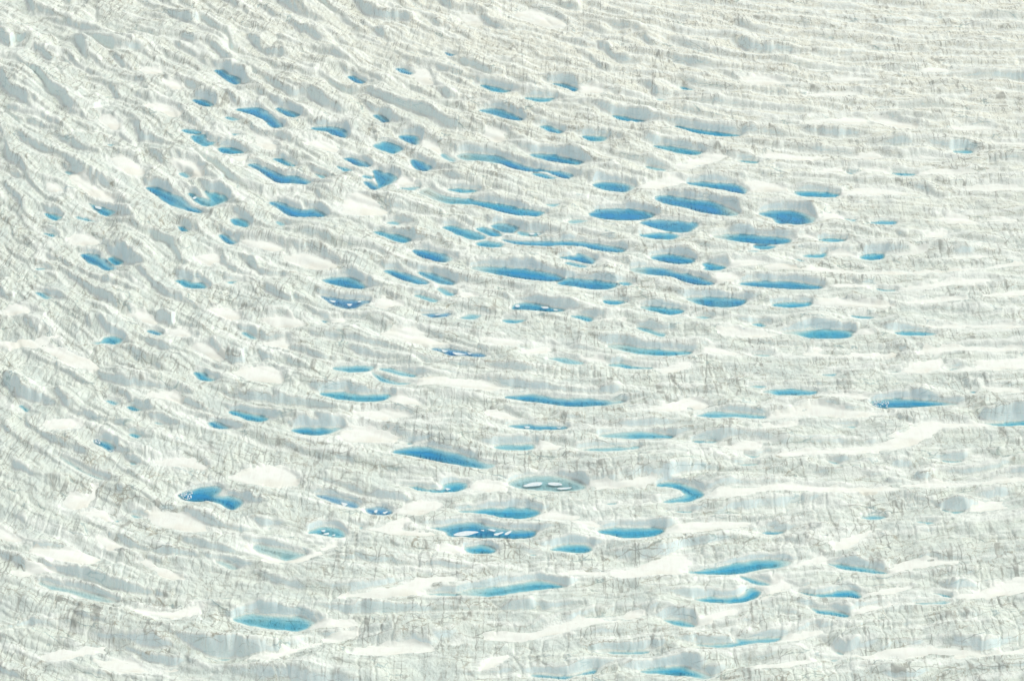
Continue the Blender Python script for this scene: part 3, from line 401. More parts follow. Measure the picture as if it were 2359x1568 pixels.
white snow drift, nearest right of the large pale pond at lower left|-79.1,806.0;-75.4,809.8;-62.9,811.9;-62.7,807.6;-73.8,804.4
broad white snow drift, nearest below-right of the large pale pond at lower left|-100.1,782.4;-88.2,786.5;-73.3,797.0;-62.3,802.3;-62.2,799.6;-78.5,790.7;-89.0,782.4
broad white snow drift, nearest above the large pale pond at lower left|-111.7,870.3;-109.1,873.9;-104.5,864.3;-96.8,858.9;-89.6,857.7;-81.1,864.3;-72.6,871.5;-78.0,863.1;-89.3,854.8;-101.5,857.1
white snow drift, nearest below-left of the brash-rimmed pond at lower left|-216.9,886.2;-207.3,877.6;-202.8,872.7;-208.0,871.5;-214.8,875.1
white snow drift, nearest above-right of the frozen streak at lower left|-172.5,876.3;-166.2,875.1;-161.1,869.1;-166.2,866.7
white snow drift, nearest above-left of the pond strewn with floes|-49.9,898.8;-43.4,905.2;-32.3,909.0;-30.8,902.6;-41.8,896.2
white snow drift, nearest right of the pond strewn with floes|9.5,895.2;17.0,898.8;28.6,894.3;23.0,891.8;13.8,892.7
white snow drift, nearest below-left of the hook-shaped pond|24.9,891.2;33.5,891.8;35.8,885.6;30.9,887.4
white snow drift, nearest below-right of the broad slanting pond below centre|-19.3,920.1;-14.3,926.1;-2.9,922.1;-4.8,916.9;-17.4,916.2
white snow drift, nearest left of the hook-shaped pond|34.5,924.1;45.9,924.1;60.7,928.8;61.1,924.8;48.9,920.8;36.8,918.2
broad white snow drift, nearest below-right of the hook-shaped pond|63.5,879.7;71.4,888.7;87.8,890.1;99.7,888.7;94.2,883.9;80.2,880.8;68.1,878.4
broad white snow drift, nearest left of the pond strewn with floes|-59.7,885.0;-44.7,892.5;-46.2,884.3;-32.7,881.3;-32.0,877.6;-47.2,878.8;-56.5,881.3
white snow drift, nearest below-left of the pond strewn with floes|-30.5,866.7;-20.9,869.7;-19.6,865.5;-23.8,863.7
broad white snow drift, nearest above-left of the J-shaped pond|41.7,847.8;53.8,854.8;64.3,861.3;72.1,860.1;71.2,847.8;57.6,846.6;48.5,843.2;39.8,845.5
white snow drift, nearest right of the long pale pond low in the centre|19.2,846.6;28.1,848.9;38.7,846.6;30.9,845.2
broad white snow drift, nearest below-right of the long pale pond low in the centre|-22.3,794.9;-4.3,801.2;12.7,806.5;35.8,814.1;50.2,816.3;47.1,811.9;32.7,807.6;18.3,801.2;9.8,797.0;-9.9,795.9
broad white snow drift, nearest below-left of the long pale pond low in the centre|-60.2,788.6;-51.4,792.8;-38.0,794.9;-30.0,789.6;-43.4,787.6;-54.4,785.5
white snow drift, nearest below the long pale pond low in the centre|-11.9,775.3;-7.6,784.5;-0.9,787.6;-2.6,782.4;-8.6,777.3
broad white snow drift, nearest left of the long pale pond low in the centre|-68.4,829.5;-51.3,836.3;-36.3,843.2;-24.6,845.5;-23.3,842.0;-31.5,839.7;-35.9,831.8;-48.1,829.5
small white snow drift, second nearest right of the large pale pond at lower left|-68.9,809.8;-63.7,810.3;-61.8,806.5;-68.6,806.0
broad white snow drift, nearest right of the hook-shaped pond|84.4,911.0;87.4,916.9;99.1,920.8;121.9,922.1;134.3,920.1;167.2,920.1;157.3,916.9;135.1,915.5;109.9,915.5;93.8,910.3
broad white snow drift, second nearest below-right of the brash-ice pond near the right edge|167.3,920.8;180.5,924.8;199.7,925.5;224.0,926.8;223.4,923.5;192.7,921.9
broad white snow drift, nearest below-left of the brash-ice pond near the right edge|113.2,949.9;126.5,953.4;139.7,954.8;165.8,955.5;158.9,952.7;139.2,950.6;119.5,948.5
white snow drift, nearest above-right of the narrow slanting pond at lower right|192.6,898.8;204.7,907.7;210.1,906.5;207.9,901.3
white snow drift, nearest right of the J-shaped pond|99.2,827.3;101.6,835.2;105.9,843.2;113.1,838.6;113.3,835.2;104.9,832.4;100.3,826.8
white snow drift, nearest left of the narrow slanting pond at lower right|114.1,853.6;120.1,859.5;127.6,861.9;127.0,857.1;119.0,854.8
broad white snow drift, nearest right of the narrow slanting pond at lower right|153.4,849.5;160.9,856.0;181.9,857.1;178.5,854.8;165.9,850.1
broad white snow drift, second nearest right of the narrow slanting pond at lower right|176.9,830.7;186.8,834.0;196.6,839.7;208.1,844.3;206.1,834.0;182.7,827.3
white snow drift, nearest below-right of the narrow slanting pond at lower right|140.7,832.4;155.2,837.4;160.0,834.6;145.5,830.7
white snow drift, nearest below the narrow slanting pond at lower right|134.0,818.2;144.6,824.0;158.1,825.6;147.0,820.7;139.6,817.4
white snow drift, nearest below the J-shaped pond|73.5,808.7;78.6,816.3;88.7,820.7;85.8,813.0
white snow drift, nearest below-right of the J-shaped pond|103.5,795.9;109.2,801.2;118.0,804.4;118.7,800.1;108.7,796.7
broad white snow drift, second nearest below-right of the narrow slanting pond at lower right|128.1,785.5;139.7,788.6;159.9,792.8;168.3,792.2;181.9,786.5;169.8,784.5;156.0,785.5;139.0,783.5
white snow drift, nearest above the narrow slanting pond at lower right|132.6,869.1;139.6,876.3;148.3,882.5;156.1,886.2;154.6,883.7;143.5,873.9;136.7,867.9
white snow drift, second nearest below-right of the J-shaped pond|91.8,778.3;99.3,780.9;112.2,782.4;111.3,779.4;96.6,776.1
white snow drift, nearest below-right of the brash-ice pond near the right edge|200.7,946.7;207.0,949.2;211.6,945.8;206.2,944.8
white snow drift, third nearest below-right of the narrow slanting pond at lower right|183.0,786.5;197.7,790.7;197.3,788.6;186.8,786.3
"""
CLIFFS = """
6.4|-160.7,1625.1;-146.4,1598.1;-131.4,1584.9
5.3|-173.0,1614.9;-163.1,1594.8
7.3|-149.5,1575.1;-137.1,1555.8;-131.3,1543.2
6.1|-174.1,1543.2;-163.7,1515.5;-153.6,1509.4
8.4|-342.9,1546.3;-331.6,1527.7;-325.6,1537.0
6.2|-309.2,1515.5;-299.4,1497.5;-291.8,1497.5
4.2|-298.4,1571.8;-290.2,1563.8
5.9|-251.4,1442.8;-244.9,1423.5;-232.8,1415.4
4.9|-232.5,1426.2;-219.8,1412.7
6.7|-269.4,1396.7;-261.5,1391.4;-252.6,1386.2
4.8|-199.5,1386.2;-186.1,1370.8
5.6|-232.2,1355.6;-224.5,1344.4;-220.4,1345.6
5.6|-225.6,1370.8;-220.2,1350.6;-212.9,1348.1
3.8|-271.3,1355.6;-254.2,1335.8
3.7|-297.2,1309.4;-283.6,1290.7
3.2|-253.2,1594.8;-245.9,1593.1
2.2|-328.4,1601.4;-318.5,1596.4
3.2|-182.1,1575.1;-172.3,1565.4
4.0|-280.9,1488.6;-268.7,1471.1
4.4|-140.5,1259.1;-115.2,1270.3;-107.8,1259.1
4.0|-204.0,1500.4;-192.6,1482.7
3.0|-250.3,1485.6;-242.5,1476.9
3.5|-263.0,1482.7;-255.6,1476.9
3.0|-249.2,1465.4;-240.0,1459.7
3.9|-308.4,1404.6;-297.1,1396.7
3.8|-291.1,1378.4;-281.0,1370.8
3.3|-289.1,1348.1;-274.0,1330.9
3.6|-269.5,1272.5;-259.0,1254.7
4.1|-218.0,1521.6;-206.6,1506.4
3.0|-268.7,1459.7;-259.5,1454.0
7.4|-107.2,1621.7;-96.5,1591.4;-75.2,1584.9
6.3|-115.0,1584.9;-103.8,1562.2;-90.5,1552.6
5.3|-50.5,1628.5;-42.0,1609.8;-29.8,1606.4
8.4|-23.6,1591.4;-9.5,1565.4;9.2,1563.8
5.8|23.3,1588.1;31.9,1563.8;46.6,1563.8
4.2|48.8,1571.8;61.1,1555.8;72.9,1555.8
3.6|-32.8,1549.5;-25.8,1538.5;-22.9,1537.0
3.6|31.5,1543.2;48.6,1527.7
7.1|60.9,1521.6;68.6,1497.5;77.0,1494.5
7.0|48.9,1506.4;58.5,1479.8;66.0,1478.3
4.3|32.9,1621.7;44.8,1609.8;55.0,1614.9
5.1|86.1,1546.3;94.0,1530.8;113.5,1529.2
4.8|-43.5,1437.2;-39.6,1426.2;-25.0,1423.5
4.0|-88.2,1488.6;-80.3,1479.8
2.0|-69.7,1521.6;-55.0,1510.9
5.8|85.1,1448.4;89.6,1430.3;100.5,1430.3
4.4|64.3,1434.5;82.0,1424.8
3.4|-62.0,1442.8;-50.6,1429.0
3.2|62.9,1608.1;71.7,1601.4
3.5|17.5,1506.4;30.6,1494.5;47.3,1482.7
2.8|-49.3,1386.2;-42.0,1378.4
3.1|-89.7,1555.8;-82.1,1540.1
3.1|-56.5,1559.0;-43.4,1544.8
2.7|-62.3,1614.9;-37.7,1598.1
3.4|-36.7,1459.7;-21.7,1442.8
3.1|-17.3,1559.0;-7.4,1552.6
7.1|109.1,1533.9;129.0,1515.5;147.4,1506.4
6.2|145.9,1546.3;155.3,1520.0;182.6,1515.5
4.7|153.2,1575.1;162.0,1562.2;174.8,1552.6
2.6|121.6,1575.1;135.9,1568.6
3.6|112.6,1559.0;129.8,1552.6
2.6|181.0,1555.8;199.5,1546.3;233.9,1533.9
3.1|232.1,1527.7;249.3,1520.0;268.5,1520.0
3.7|218.9,1594.8;252.7,1578.3;291.8,1575.1
2.6|248.0,1559.0;267.7,1546.3;295.0,1546.3
2.1|292.2,1565.4;346.7,1562.2
4.6|203.0,1509.4;215.4,1509.4
4.0|135.3,1474.0;143.6,1461.1;153.0,1462.5
3.0|159.2,1459.7;170.0,1456.8
3.0|110.5,1494.5;124.6,1481.3
2.5|240.8,1479.8;257.5,1478.3
2.6|284.9,1491.5;333.1,1491.5
3.5|258.2,1434.5;282.8,1434.5
2.9|289.5,1415.4;318.1,1414.0
4.8|231.8,1378.4;243.0,1370.8;259.0,1372.0
1.9|181.3,1360.6;193.8,1355.6;199.1,1356.8
4.6|180.5,1330.9;202.1,1326.1
4.6|217.2,1323.7;228.4,1318.9
4.0|230.3,1270.3;239.5,1261.3;249.7,1263.6
2.0|160.4,1433.1;182.1,1431.7
2.5|117.6,1448.4;135.5,1441.4
3.8|108.0,1399.3;122.5,1390.1
1.6|219.2,1631.3;249.2,1626.8
1.9|255.3,1611.5;302.9,1606.4
1.6|146.2,1611.5;165.7,1603.1
2.1|179.9,1604.8;195.6,1601.4
1.6|310.6,1628.5;359.2,1626.8
1.9|272.1,1512.4;336.5,1509.4
2.0|215.1,1491.5;227.9,1488.6
1.4|201.2,1402.0;238.0,1408.6
9.1|-262.0,1126.3;-253.5,1117.2;-248.3,1120.8
5.8|-153.2,1165.9;-144.3,1154.4;-134.6,1148.6
5.8|-139.6,1167.9;-129.5,1150.5;-119.5,1148.6
5.8|-186.6,1141.1;-175.9,1122.6
4.9|-123.7,1128.1;-112.4,1117.2;-108.8,1119.0
4.0|-106.8,1111.8;-94.7,1097.6;-84.5,1097.6
7.1|-134.1,1083.6;-124.3,1071.7;-115.7,1071.7
5.6|-178.2,1095.8;-169.8,1087.1;-164.3,1088.8
4.7|-179.8,1070.0;-169.9,1060.0;-155.1,1055.0;-140.6,1038.8
5.4|-193.3,1027.6;-181.8,1019.8;-171.3,1018.2;-160.6,1015.1
7.0|-237.3,1019.8;-228.9,1007.5;-211.9,999.9
6.8|-157.4,1005.9;-144.6,995.4;-135.4,990.9
4.7|-145.3,1061.7;-132.8,1043.6;-119.3,1048.5
3.2|-236.4,1060.0;-224.2,1046.9;-214.3,1042.0
4.7|-106.9,1060.0;-91.2,1048.5;-80.5,1048.5
4.6|-131.9,1009.0;-118.4,1002.9;-94.4,998.4
3.8|-220.3,979.1;-202.3,959.0;-192.3,953.4
3.3|-223.0,1152.4;-210.6,1141.1;-198.3,1133.7
3.8|-202.6,992.4;-190.0,985.0;-179.4,980.6
3.4|-243.8,1171.8;-232.2,1162.0
3.5|-42.9,1080.2;-34.0,1071.7;-12.4,1058.3
4.7|-82.9,1055.0;-68.4,1046.9;-52.8,1043.6
3.6|55.5,1094.1;65.3,1087.1;84.5,1080.2
3.7|-0.4,989.4;8.3,984.2;29.6,985.0
3.5|21.6,1063.3;33.6,1060.0;46.2,1056.7
3.0|41.4,979.1;54.6,977.7;71.4,980.6
4.6|-8.6,1019.8;22.1,1013.6;45.9,1012.1
2.6|43.5,1201.8;51.2,1197.7
3.1|-72.3,1053.4;-65.0,1050.1
6.2|208.6,1029.2;214.0,1016.7;219.5,1016.7
3.8|175.2,989.4;182.8,982.0
6.9|210.6,996.9;215.9,985.0;235.4,985.7
3.9|207.3,1207.9;212.6,1200.7;222.0,1200.7
2.6|234.3,1203.8;250.3,1196.7;263.8,1193.6
3.3|175.4,1143.0;178.5,1138.3;184.8,1140.2
3.8|216.9,1172.7;234.5,1172.2
3.5|126.9,1021.4;161.0,1019.8
2.8|118.7,1066.7;137.0,1065.0
3.1|117.7,1026.1;126.7,1026.1
2.5|178.1,1158.2;183.9,1156.3
3.2|183.9,1060.0;194.0,1056.7
3.7|-218.0,938.2;-210.6,932.8;-205.7,930.1
4.2|-132.9,870.3;-120.3,865.5;-107.9,861.9
4.0|-146.7,789.6;-139.1,783.5;-130.3,779.4
4.2|-186.2,850.1;-170.7,842.0;-151.7,832.9;-142.7,830.7
2.8|-207.7,866.7;-199.7,865.5
3.5|-166.1,873.9;-150.4,865.5;-131.9,861.9
4.3|-131.6,889.9;-116.0,882.5;-107.5,882.5
3.4|-198.6,803.3;-188.2,808.7
5.0|-75.6,922.1;-61.2,911.6;-44.7,906.5
2.8|12.0,843.2;21.9,838.6;26.7,842.0
3.5|-70.3,858.3;-46.2,854.8;-22.3,851.3
4.1|-61.8,816.3;-38.9,818.5;12.9,819.6
3.7|159.7,930.1;163.3,924.1;171.7,924.8
3.7|171.7,938.2;173.7,930.1;177.7,926.8
5.1|178.9,906.5;183.1,901.3;192.2,900.0
4.2|169.4,842.0;175.3,835.2;184.3,836.3
4.7|119.1,799.1;123.8,790.7;128.5,788.6
2.0|106.3,817.4;110.8,816.3
3.4|145.6,771.3;151.1,771.3
"""
FLOES = """
13|flat white ice floe in the small blue pond by a snow bank, far left|-232.1,1249.3;-227.8,1247.7;-227.2,1243.8;-230.6,1244.9
6|flat white ice floe at the right end of a small blue pond, upper left|-182.7,1356.1;-179.6,1359.4;-176.8,1356.1;-179.5,1351.1
11|flat white ice floe in the V-shaped pond at left|-179.1,1260.9;-177.4,1263.6;-176.3,1260.9;-178.0,1258.2
79|left white ice floe in the violet-blue frozen pond left of centre|-93.0,1121.2;-88.8,1119.0;-90.9,1117.2
79|middle white ice floe in the violet-blue frozen pond left of centre|-83.9,1116.3;-80.2,1115.4;-82.3,1113.2
79|right white ice floe in the violet-blue frozen pond left of centre|-78.9,1119.3;-76.0,1119.5;-77.3,1117.2
120|left white ice floe in the long blue pond below the centre|1.2,1113.9;3.2,1115.7;4.3,1112.7;2.1,1111.4
120|middle white ice floe in the long blue pond below the centre|14.3,1112.7;18.0,1113.2;18.7,1110.3;15.7,1109.6
120|right white ice floe in the long blue pond below the centre|20.5,1109.4;23.8,1108.4;21.6,1107.1
121|flat white ice floe in the narrow dark frozen pond|-38.8,1103.2;-35.2,1103.6;-37.0,1101.6
128|left white ice floe in the violet-blue frozen pond under a streaked wall|-34.5,1062.0;-30.5,1060.0;-33.3,1058.7
128|middle white ice floe in the violet-blue frozen pond under a streaked wall|-29.4,1059.7;-24.5,1057.8;-20.9,1055.7;-27.2,1055.4
128|right white ice floe in the violet-blue frozen pond under a streaked wall|-22.0,1058.3;-19.1,1057.7;-20.5,1056.4
133|left white ice floe in the dark blue pond under a grey wall|4.6,979.7;8.6,979.7;7.6,977.9
133|right white ice floe in the dark blue pond under a grey wall|19.8,979.0;23.5,979.3;21.5,977.7
182|left white ice floe in the half-frozen pond left of the ringed pond|-33.2,921.3;-30.4,920.5;-30.7,919.0;-32.9,919.5
182|right white ice floe in the half-frozen pond left of the ringed pond|-29.1,921.5;-26.0,920.8;-27.8,919.2
186|leftmost white ice floe in the floe-strewn pond low in the centre|-26.0,880.4;-21.8,883.7;-14.4,884.2;-12.9,882.7;-18.0,880.0;-22.9,878.8
186|white ice floe, second from left, in the floe-strewn pond low in the centre|-13.3,884.2;-11.6,885.2;-11.7,883.5
186|white ice floe, third from left, in the floe-strewn pond low in the centre|-10.8,885.5;-6.4,884.6;-7.7,883.2
186|white ice floe, fourth from left, in the floe-strewn pond low in the centre|-8.0,880.9;-4.0,883.3;-3.3,882.4;-6.5,879.8
186|rightmost white ice floe in the floe-strewn pond low in the centre|-3.7,880.8;-0.7,884.6;0.1,883.2;-2.2,880.0
170|left white ice floe in the small half-frozen pond at lower left|-80.4,884.3;-77.8,885.2;-78.5,882.7
170|middle white ice floe in the small half-frozen pond at lower left|-79.6,881.0;-76.4,882.7;-76.7,880.3
170|right white ice floe in the small half-frozen pond at lower left|-75.3,880.4;-73.7,881.0;-74.2,879.4
172|left white ice floe in the small dark pond beside a snow tongue|-58.8,900.6;-57.1,902.9;-57.5,899.0
172|right white ice floe in the small dark pond beside a snow tongue|-55.1,899.8;-52.4,901.3;-54.1,898.3
171|flat white ice floe in the frozen pond beside the small dark one|-73.8,908.8;-70.0,907.7;-71.4,904.7
220|left white ice floe in the pale turquoise shallows above the long wavy pond|9.0,1209.6;12.6,1210.0;12.1,1206.7;9.8,1206.7
220|right white ice floe in the pale turquoise shallows above the long wavy pond|13.3,1208.7;15.7,1208.3;14.1,1206.3
183|left white ice floe in the oval turquoise pond left of the hook-shaped pond|4.1,923.9;9.8,927.2;14.2,926.8;12.3,923.7;5.3,922.1
183|middle white ice floe in the oval turquoise pond left of the hook-shaped pond|14.9,926.9;20.6,926.3;22.7,924.0;16.1,923.7
183|right white ice floe in the oval turquoise pond left of the hook-shaped pond|18.6,921.6;26.8,922.4;24.2,920.4;20.5,920.0
"""
BRASH = [
    (156, 'small white ice chunk in the brash of the pond near the right edge', 'brash in the right pond', 26, '166.3,1004.1;173.0,1007.0;174.7,1003.7;173.6,999.6;167.9,999.6'),
    (168, 'small white ice chunk in the brash at the left tip of the two-lobed pond', 'brash in the two-lobed pond', 24, '-143.5,915.3;-140.3,918.7;-138.2,919.2;-137.2,912.3;-140.2,910.6'),
    (94, 'small white ice chunk in the brash at the left rim of the compact dark pond', 'brash in the compact dark pond', 14, '-188.0,966.7;-186.2,967.8;-184.5,966.1;-184.6,962.6;-186.7,963.3'),
    (94, 'small white ice chunk in the brash at the lower tip of the compact dark pond', 'brash at the tip of the compact dark pond', 9, '-179.6,956.2;-177.0,957.6;-176.6,954.5;-178.4,954.0'),
]
SLOPE_Y = [750, 850, 970, 1100, 1250, 1420, 1650]
SLOPE_X = [-360, -300, -240, -180, -120, -60, 0, 60, 120, 180, 240, 300, 360]
SLOPE = [
    [-0.54, -0.54, -0.54, -0.51, -0.26, -0.07, 0.05, 0.15, 0.18, 0.18, 0.18, 0.18, 0.18],
    [-0.75, -0.75, -0.75, -0.63, -0.36, -0.11, 0.02, 0.11, 0.15, 0.16, 0.17, 0.17, 0.17],
    [-1.27, -1.27, -1.27, -1.0, -0.64, -0.25, -0.08, -0.02, 0.04, 0.08, 0.11, 0.11, 0.11],
    [-1.43, -1.43, -1.37, -1.11, -0.8, -0.51, -0.33, -0.21, -0.1, -0.02, 0.03, 0.05, 0.05],
    [-1.47, -1.47, -1.36, -1.2, -0.99, -0.78, -0.59, -0.42, -0.27, -0.15, -0.08, -0.02, -0.02],
    [-1.14, -1.15, -1.18, -1.2, -1.18, -1.04, -0.82, -0.6, -0.42, -0.28, -0.2, -0.13, -0.11],
    [-1.04, -1.15, -1.27, -1.36, -1.43, -1.26, -1.03, -0.79, -0.56, -0.43, -0.32, -0.25, -0.17],
]

def parse(poly):
    return np.array([[float(v) for v in q.split(',')] for q in poly.split(';')])

# ------------------------------------------------------------------ noise
_rng = np.random.default_rng(11)
_LAT = _rng.uniform(-1, 1, (256, 256)).astype(np.float32)

def vnoise(x, y, seed=0):
    x = np.asarray(x, np.float32) + seed * 17.31
    y = np.asarray(y, np.float32) + seed * 41.77
    xi = np.floor(x); yi = np.floor(y)
    fx = x - xi; fy = y - yi
    fx = fx * fx * fx * (fx * (fx * 6 - 15) + 10)
    fy = fy * fy * fy * (fy * (fy * 6 - 15) + 10)
    xi = xi.astype(np.int64); yi = yi.astype(np.int64)
    x0 = xi & 255; x1 = (xi + 1) & 255; y0 = yi & 255; y1 = (yi + 1) & 255
    a = _LAT[x0, y0]; b = _LAT[x1, y0]; c = _LAT[x0, y1]; d = _LAT[x1, y1]
    a = a + (b - a) * fx
    c = c + (d - c) * fx
    return a + (c - a) * fy

def fbm(x, y, seed=0, octaves=4, gain=0.5):
    o = 0; a = 1.0; f = 1.0
    for i in range(octaves):
        o = o + a * vnoise(x * f, y * f, seed + i * 3)
        a *= gain; f *= 2.03
    return o

def sstep(a, b, x):
    t = np.clip((x - a) / (b - a), 0, 1)
    return t * t * (3 - 2 * t)

# ------------------------------------------------------------------ glacier grid: dense where the ice is near, coarse to the horizon
NC, NR = 1180, 1080
u_in = np.linspace(-1.10, 1.10, NC)
g = np.array([1.16, 1.25, 1.4, 1.65, 2.1, 3, 5, 9, 18, 40, 90])
U = np.concatenate([-g[::-1], u_in, g])
ang = np.linspace(math.radians(34.2), math.radians(16.2), NR)
y_in = CAM_H / np.tan(ang)
gy_near = np.array([-40000, -8000, -2000, -500, 0, 250, 420, 540, 620, 670, 705, 725.0])
gy_far = np.array([1730, 1750, 1790, 1860, 1980, 2200, 2600, 3400, 5000, 9000, 18000, 40000.0])
V = np.concatenate([gy_near, y_in, gy_far])
HW = lambda y: 0.19 * np.maximum(y, 300.0) + 46.0
Y = np.repeat(V[:, None], len(U), 1)
X = U[None, :] * HW(Y)
R, C = X.shape
print('grid', R, C, y_in[0], y_in[-1])

# ridge direction field -> c (across the crevasses) and s (along them)
_sx = np.array(SLOPE_X, float); _sy = np.array(SLOPE_Y, float); _sl = np.array(SLOPE, float)
def slope_at(x, y):
    xx = np.clip(x, _sx[0], _sx[-1]); yy = np.clip(y, _sy[0], _sy[-1])
    i = np.clip(np.searchsorted(_sx, xx) - 1, 0, len(_sx) - 2)
    j = np.clip(np.searchsorted(_sy, yy) - 1, 0, len(_sy) - 2)
    a = (xx - _sx[i]) / (_sx[i + 1] - _sx[i]); b = (yy - _sy[j]) / (_sy[j + 1] - _sy[j])
    return (_sl[j, i] * (1 - a) + _sl[j, i + 1] * a) * (1 - b) + (_sl[j + 1, i] * (1 - a) + _sl[j + 1, i + 1] * a) * b

cx = np.linspace(-480, 480, 161); cy = np.linspace(500, 2100, 221)
GX, GY = np.meshgrid(cx, cy)
px, py, sa = GX.copy(), GY.copy(), np.zeros_like(GX)
XREF, STEPS = 120.0, 160
hstep = (XREF - GX) / STEPS
for _ in range(STEPS):
    m1 = slope_at(px, py)
    m2 = slope_at(px + hstep * .5, py + m1 * hstep * .5)
    px = px + hstep; py = py + m2 * hstep
    sa = sa - hstep * np.sqrt(1 + m2 * m2)
def bil(F, x, y):
    fi = np.clip((x - cx[0]) / (cx[1] - cx[0]), 0, len(cx) - 1.001)
    fj = np.clip((y - cy[0]) / (cy[1] - cy[0]), 0, len(cy) - 1.001)
    i = fi.astype(int); j = fj.astype(int); a = fi - i; b = fj - j
    return (F[j, i] * (1 - a) + F[j, i + 1] * a) * (1 - b) + (F[j + 1, i] * (1 - a) + F[j + 1, i + 1] * a) * b
Cc = bil(py, X, Y).astype(np.float32)
Ss = bil(sa, X, Y).astype(np.float32)
out = (np.abs(X) > 470) | (Y < 510) | (Y > 2090)
Cc[out] = Y[out]; Ss[out] = X[out]
Xf = X.astype(np.float32); Yf = Y.astype(np.float32)

# ------------------------------------------------------------------ ridges of the icefall
def ridges(c, s, lam, length, seed, lo, hi, tc0=0.24):
    ph = c / lam
    k = np.floor(ph); t = ph - k
    n = vnoise(s / length + k * 37.73, k * 13.71, seed)
    amp = np.clip(lo + hi * n, 0.03, None)
    tc = tc0 + 0.08 * vnoise(s / 14 + k * 5.3, k * 3.1, seed + 1)
    rise = sstep(0, 1, t / tc)
    fall = 1 - np.clip((t - tc) / (1 - tc), 0, 1) ** 1.6
    return amp * np.minimum(rise, fall)

chaos = 1.0 + 1.2 * sstep(60, -260, Xf) * sstep(1150, 1450, Yf)
w1 = Cc + chaos * (9 * vnoise(Ss / 70, Cc / 55, 1) + 4.0 * vnoise(Ss / 24, Cc / 20, 2)) + 1.2 * vnoise(Ss / 7, Cc / 9, 3)
P = 5.6 * ridges(w1, Ss, 29.0, 60.0, 5, 0.52, 0.80, 0.19)
tr = sstep(-40, 90, Xf) * sstep(1180, 1330, Yf)
w0 = Cc + 3.5 * vnoise(Ss / 60, Cc / 40, 4) + 1.0 * vnoise(Ss / 9, Cc / 9, 6)
P = P * (1 - 0.8 * tr) + tr * 5.0 * ridges(w0, Ss, 24.0, 75.0, 7, 0.60, 0.65, 0.17)
w2 = Cc + 4 * vnoise(Ss / 30, Cc / 24, 8) + 1.0 * vnoise(Ss / 6, Cc / 8, 9)
P += 1.8 * ridges(w2, Ss, 12.5, 34.0, 15, 0.35, 0.8, 0.18)
w3 = Cc + 2.2 * vnoise(Ss / 16, Cc / 12, 10) + 0.6 * vnoise(Ss / 4, Cc / 5, 12)
STEP = (1.0 * ridges(w3, Ss, 6.2, 17.0, 25, 0.30, 0.85, 0.15)).astype(np.float32)
P += 1.1 * fbm(Ss / 22, Cc / 22, 21, 3) + 0.6
P = (P * (1 + 0.35 * sstep(100, -150, Xf) * sstep(1050, 1300, Yf))).astype(np.float32)

# ------------------------------------------------------------------ features: ponds, dry walls, snow
def smooth_poly(p, closed=True, n=3):
    N = len(p); o = []
    rng = range(N) if closed else range(N - 1)
    for i in rng:
        if closed:
            p0, p1, p2, p3 = p[(i - 1) % N], p[i], p[(i + 1) % N], p[(i + 2) % N]
        else:
            p0, p1, p2, p3 = p[max(i - 1, 0)], p[i], p[i + 1], p[min(i + 2, N - 1)]
        for k in range(n):
            t = k / n
            o.append(0.5 * ((2 * p1) + (p2 - p0) * t + (2 * p0 - 5 * p1 + 4 * p2 - p3) * t * t + (3 * p1 - p0 - 3 * p2 + p3) * t ** 3))
    if not closed:
        o.append(p[-1])
    return np.array(o)

def window(p, margin):
    y0, y1 = p[:, 1].min() - margin, p[:, 1].max() + margin
    r0 = max(int(np.searchsorted(V, y0)) - 1, 0); r1 = min(int(np.searchsorted(V, y1)) + 1, R)
    ya, yb = V[r0], V[r1 - 1]
    xa, xb = p[:, 0].min() - margin, p[:, 0].max() + margin
    ua = min(xa / HW(ya), xa / HW(yb)); ub = max(xb / HW(ya), xb / HW(yb))
    c0 = max(int(np.searchsorted(U, ua)) - 1, 0); c1 = min(int(np.searchsorted(U, ub)) + 1, C)
    return slice(r0, r1), slice(c0, c1)

def sdf(p, x, y, closed=True):
    """signed distance, and unit vector from the outline to the point"""
    best = np.full(x.shape, 1e9, np.float32); qx = np.zeros_like(best); qy = np.zeros_like(best)
    inside = np.zeros(x.shape, bool)
    N = len(p)
    for i in range(N if closed else N - 1):
        a = p[i]; b = p[(i + 1) % N]
        ex, ey = float(b[0] - a[0]), float(b[1] - a[1])
        L = ex * ex + ey * ey + 1e-9
        dx = x - np.float32(a[0]); dy = y - np.float32(a[1])
        t = np.clip((dx * ex + dy * ey) / L, 0, 1)
        rx = dx - t * ex; ry = dy - t * ey
        d2 = rx * rx + ry * ry
        m = d2 < best
        best = np.where(m, d2, best); qx = np.where(m, rx, qx); qy = np.where(m, ry, qy)
        if closed and abs(ey) > 1e-9:
            cond = ((a[1] > y) != (b[1] > y)) & (x < ex * (y - a[1]) / ey + a[0])
            inside ^= cond
    d = np.sqrt(best)
    il = 1 / np.maximum(d, 1e-4)
    return np.where(inside, -d, d), qx * il, qy * il

features = []          # kind, polygon, params
for line in PONDS.strip().splitlines():
    hue, cl, lab, poly = line.split('|')
    shelf = hue[1:]; hue = hue[0]
    features.append(['pond', smooth_poly(parse(poly)), float(cl), hue, lab, shelf])
for line in SNOW.strip().splitlines():
    lab, poly = line.split('|')
    features.append(['snow', smooth_poly(parse(poly)), 0.0, '', lab, ''])
for line in CLIFFS.strip().splitlines():
    h, poly = line.split('|')
    features.append(['wall', smooth_poly(parse(poly), False), float(h), '', '', ''])

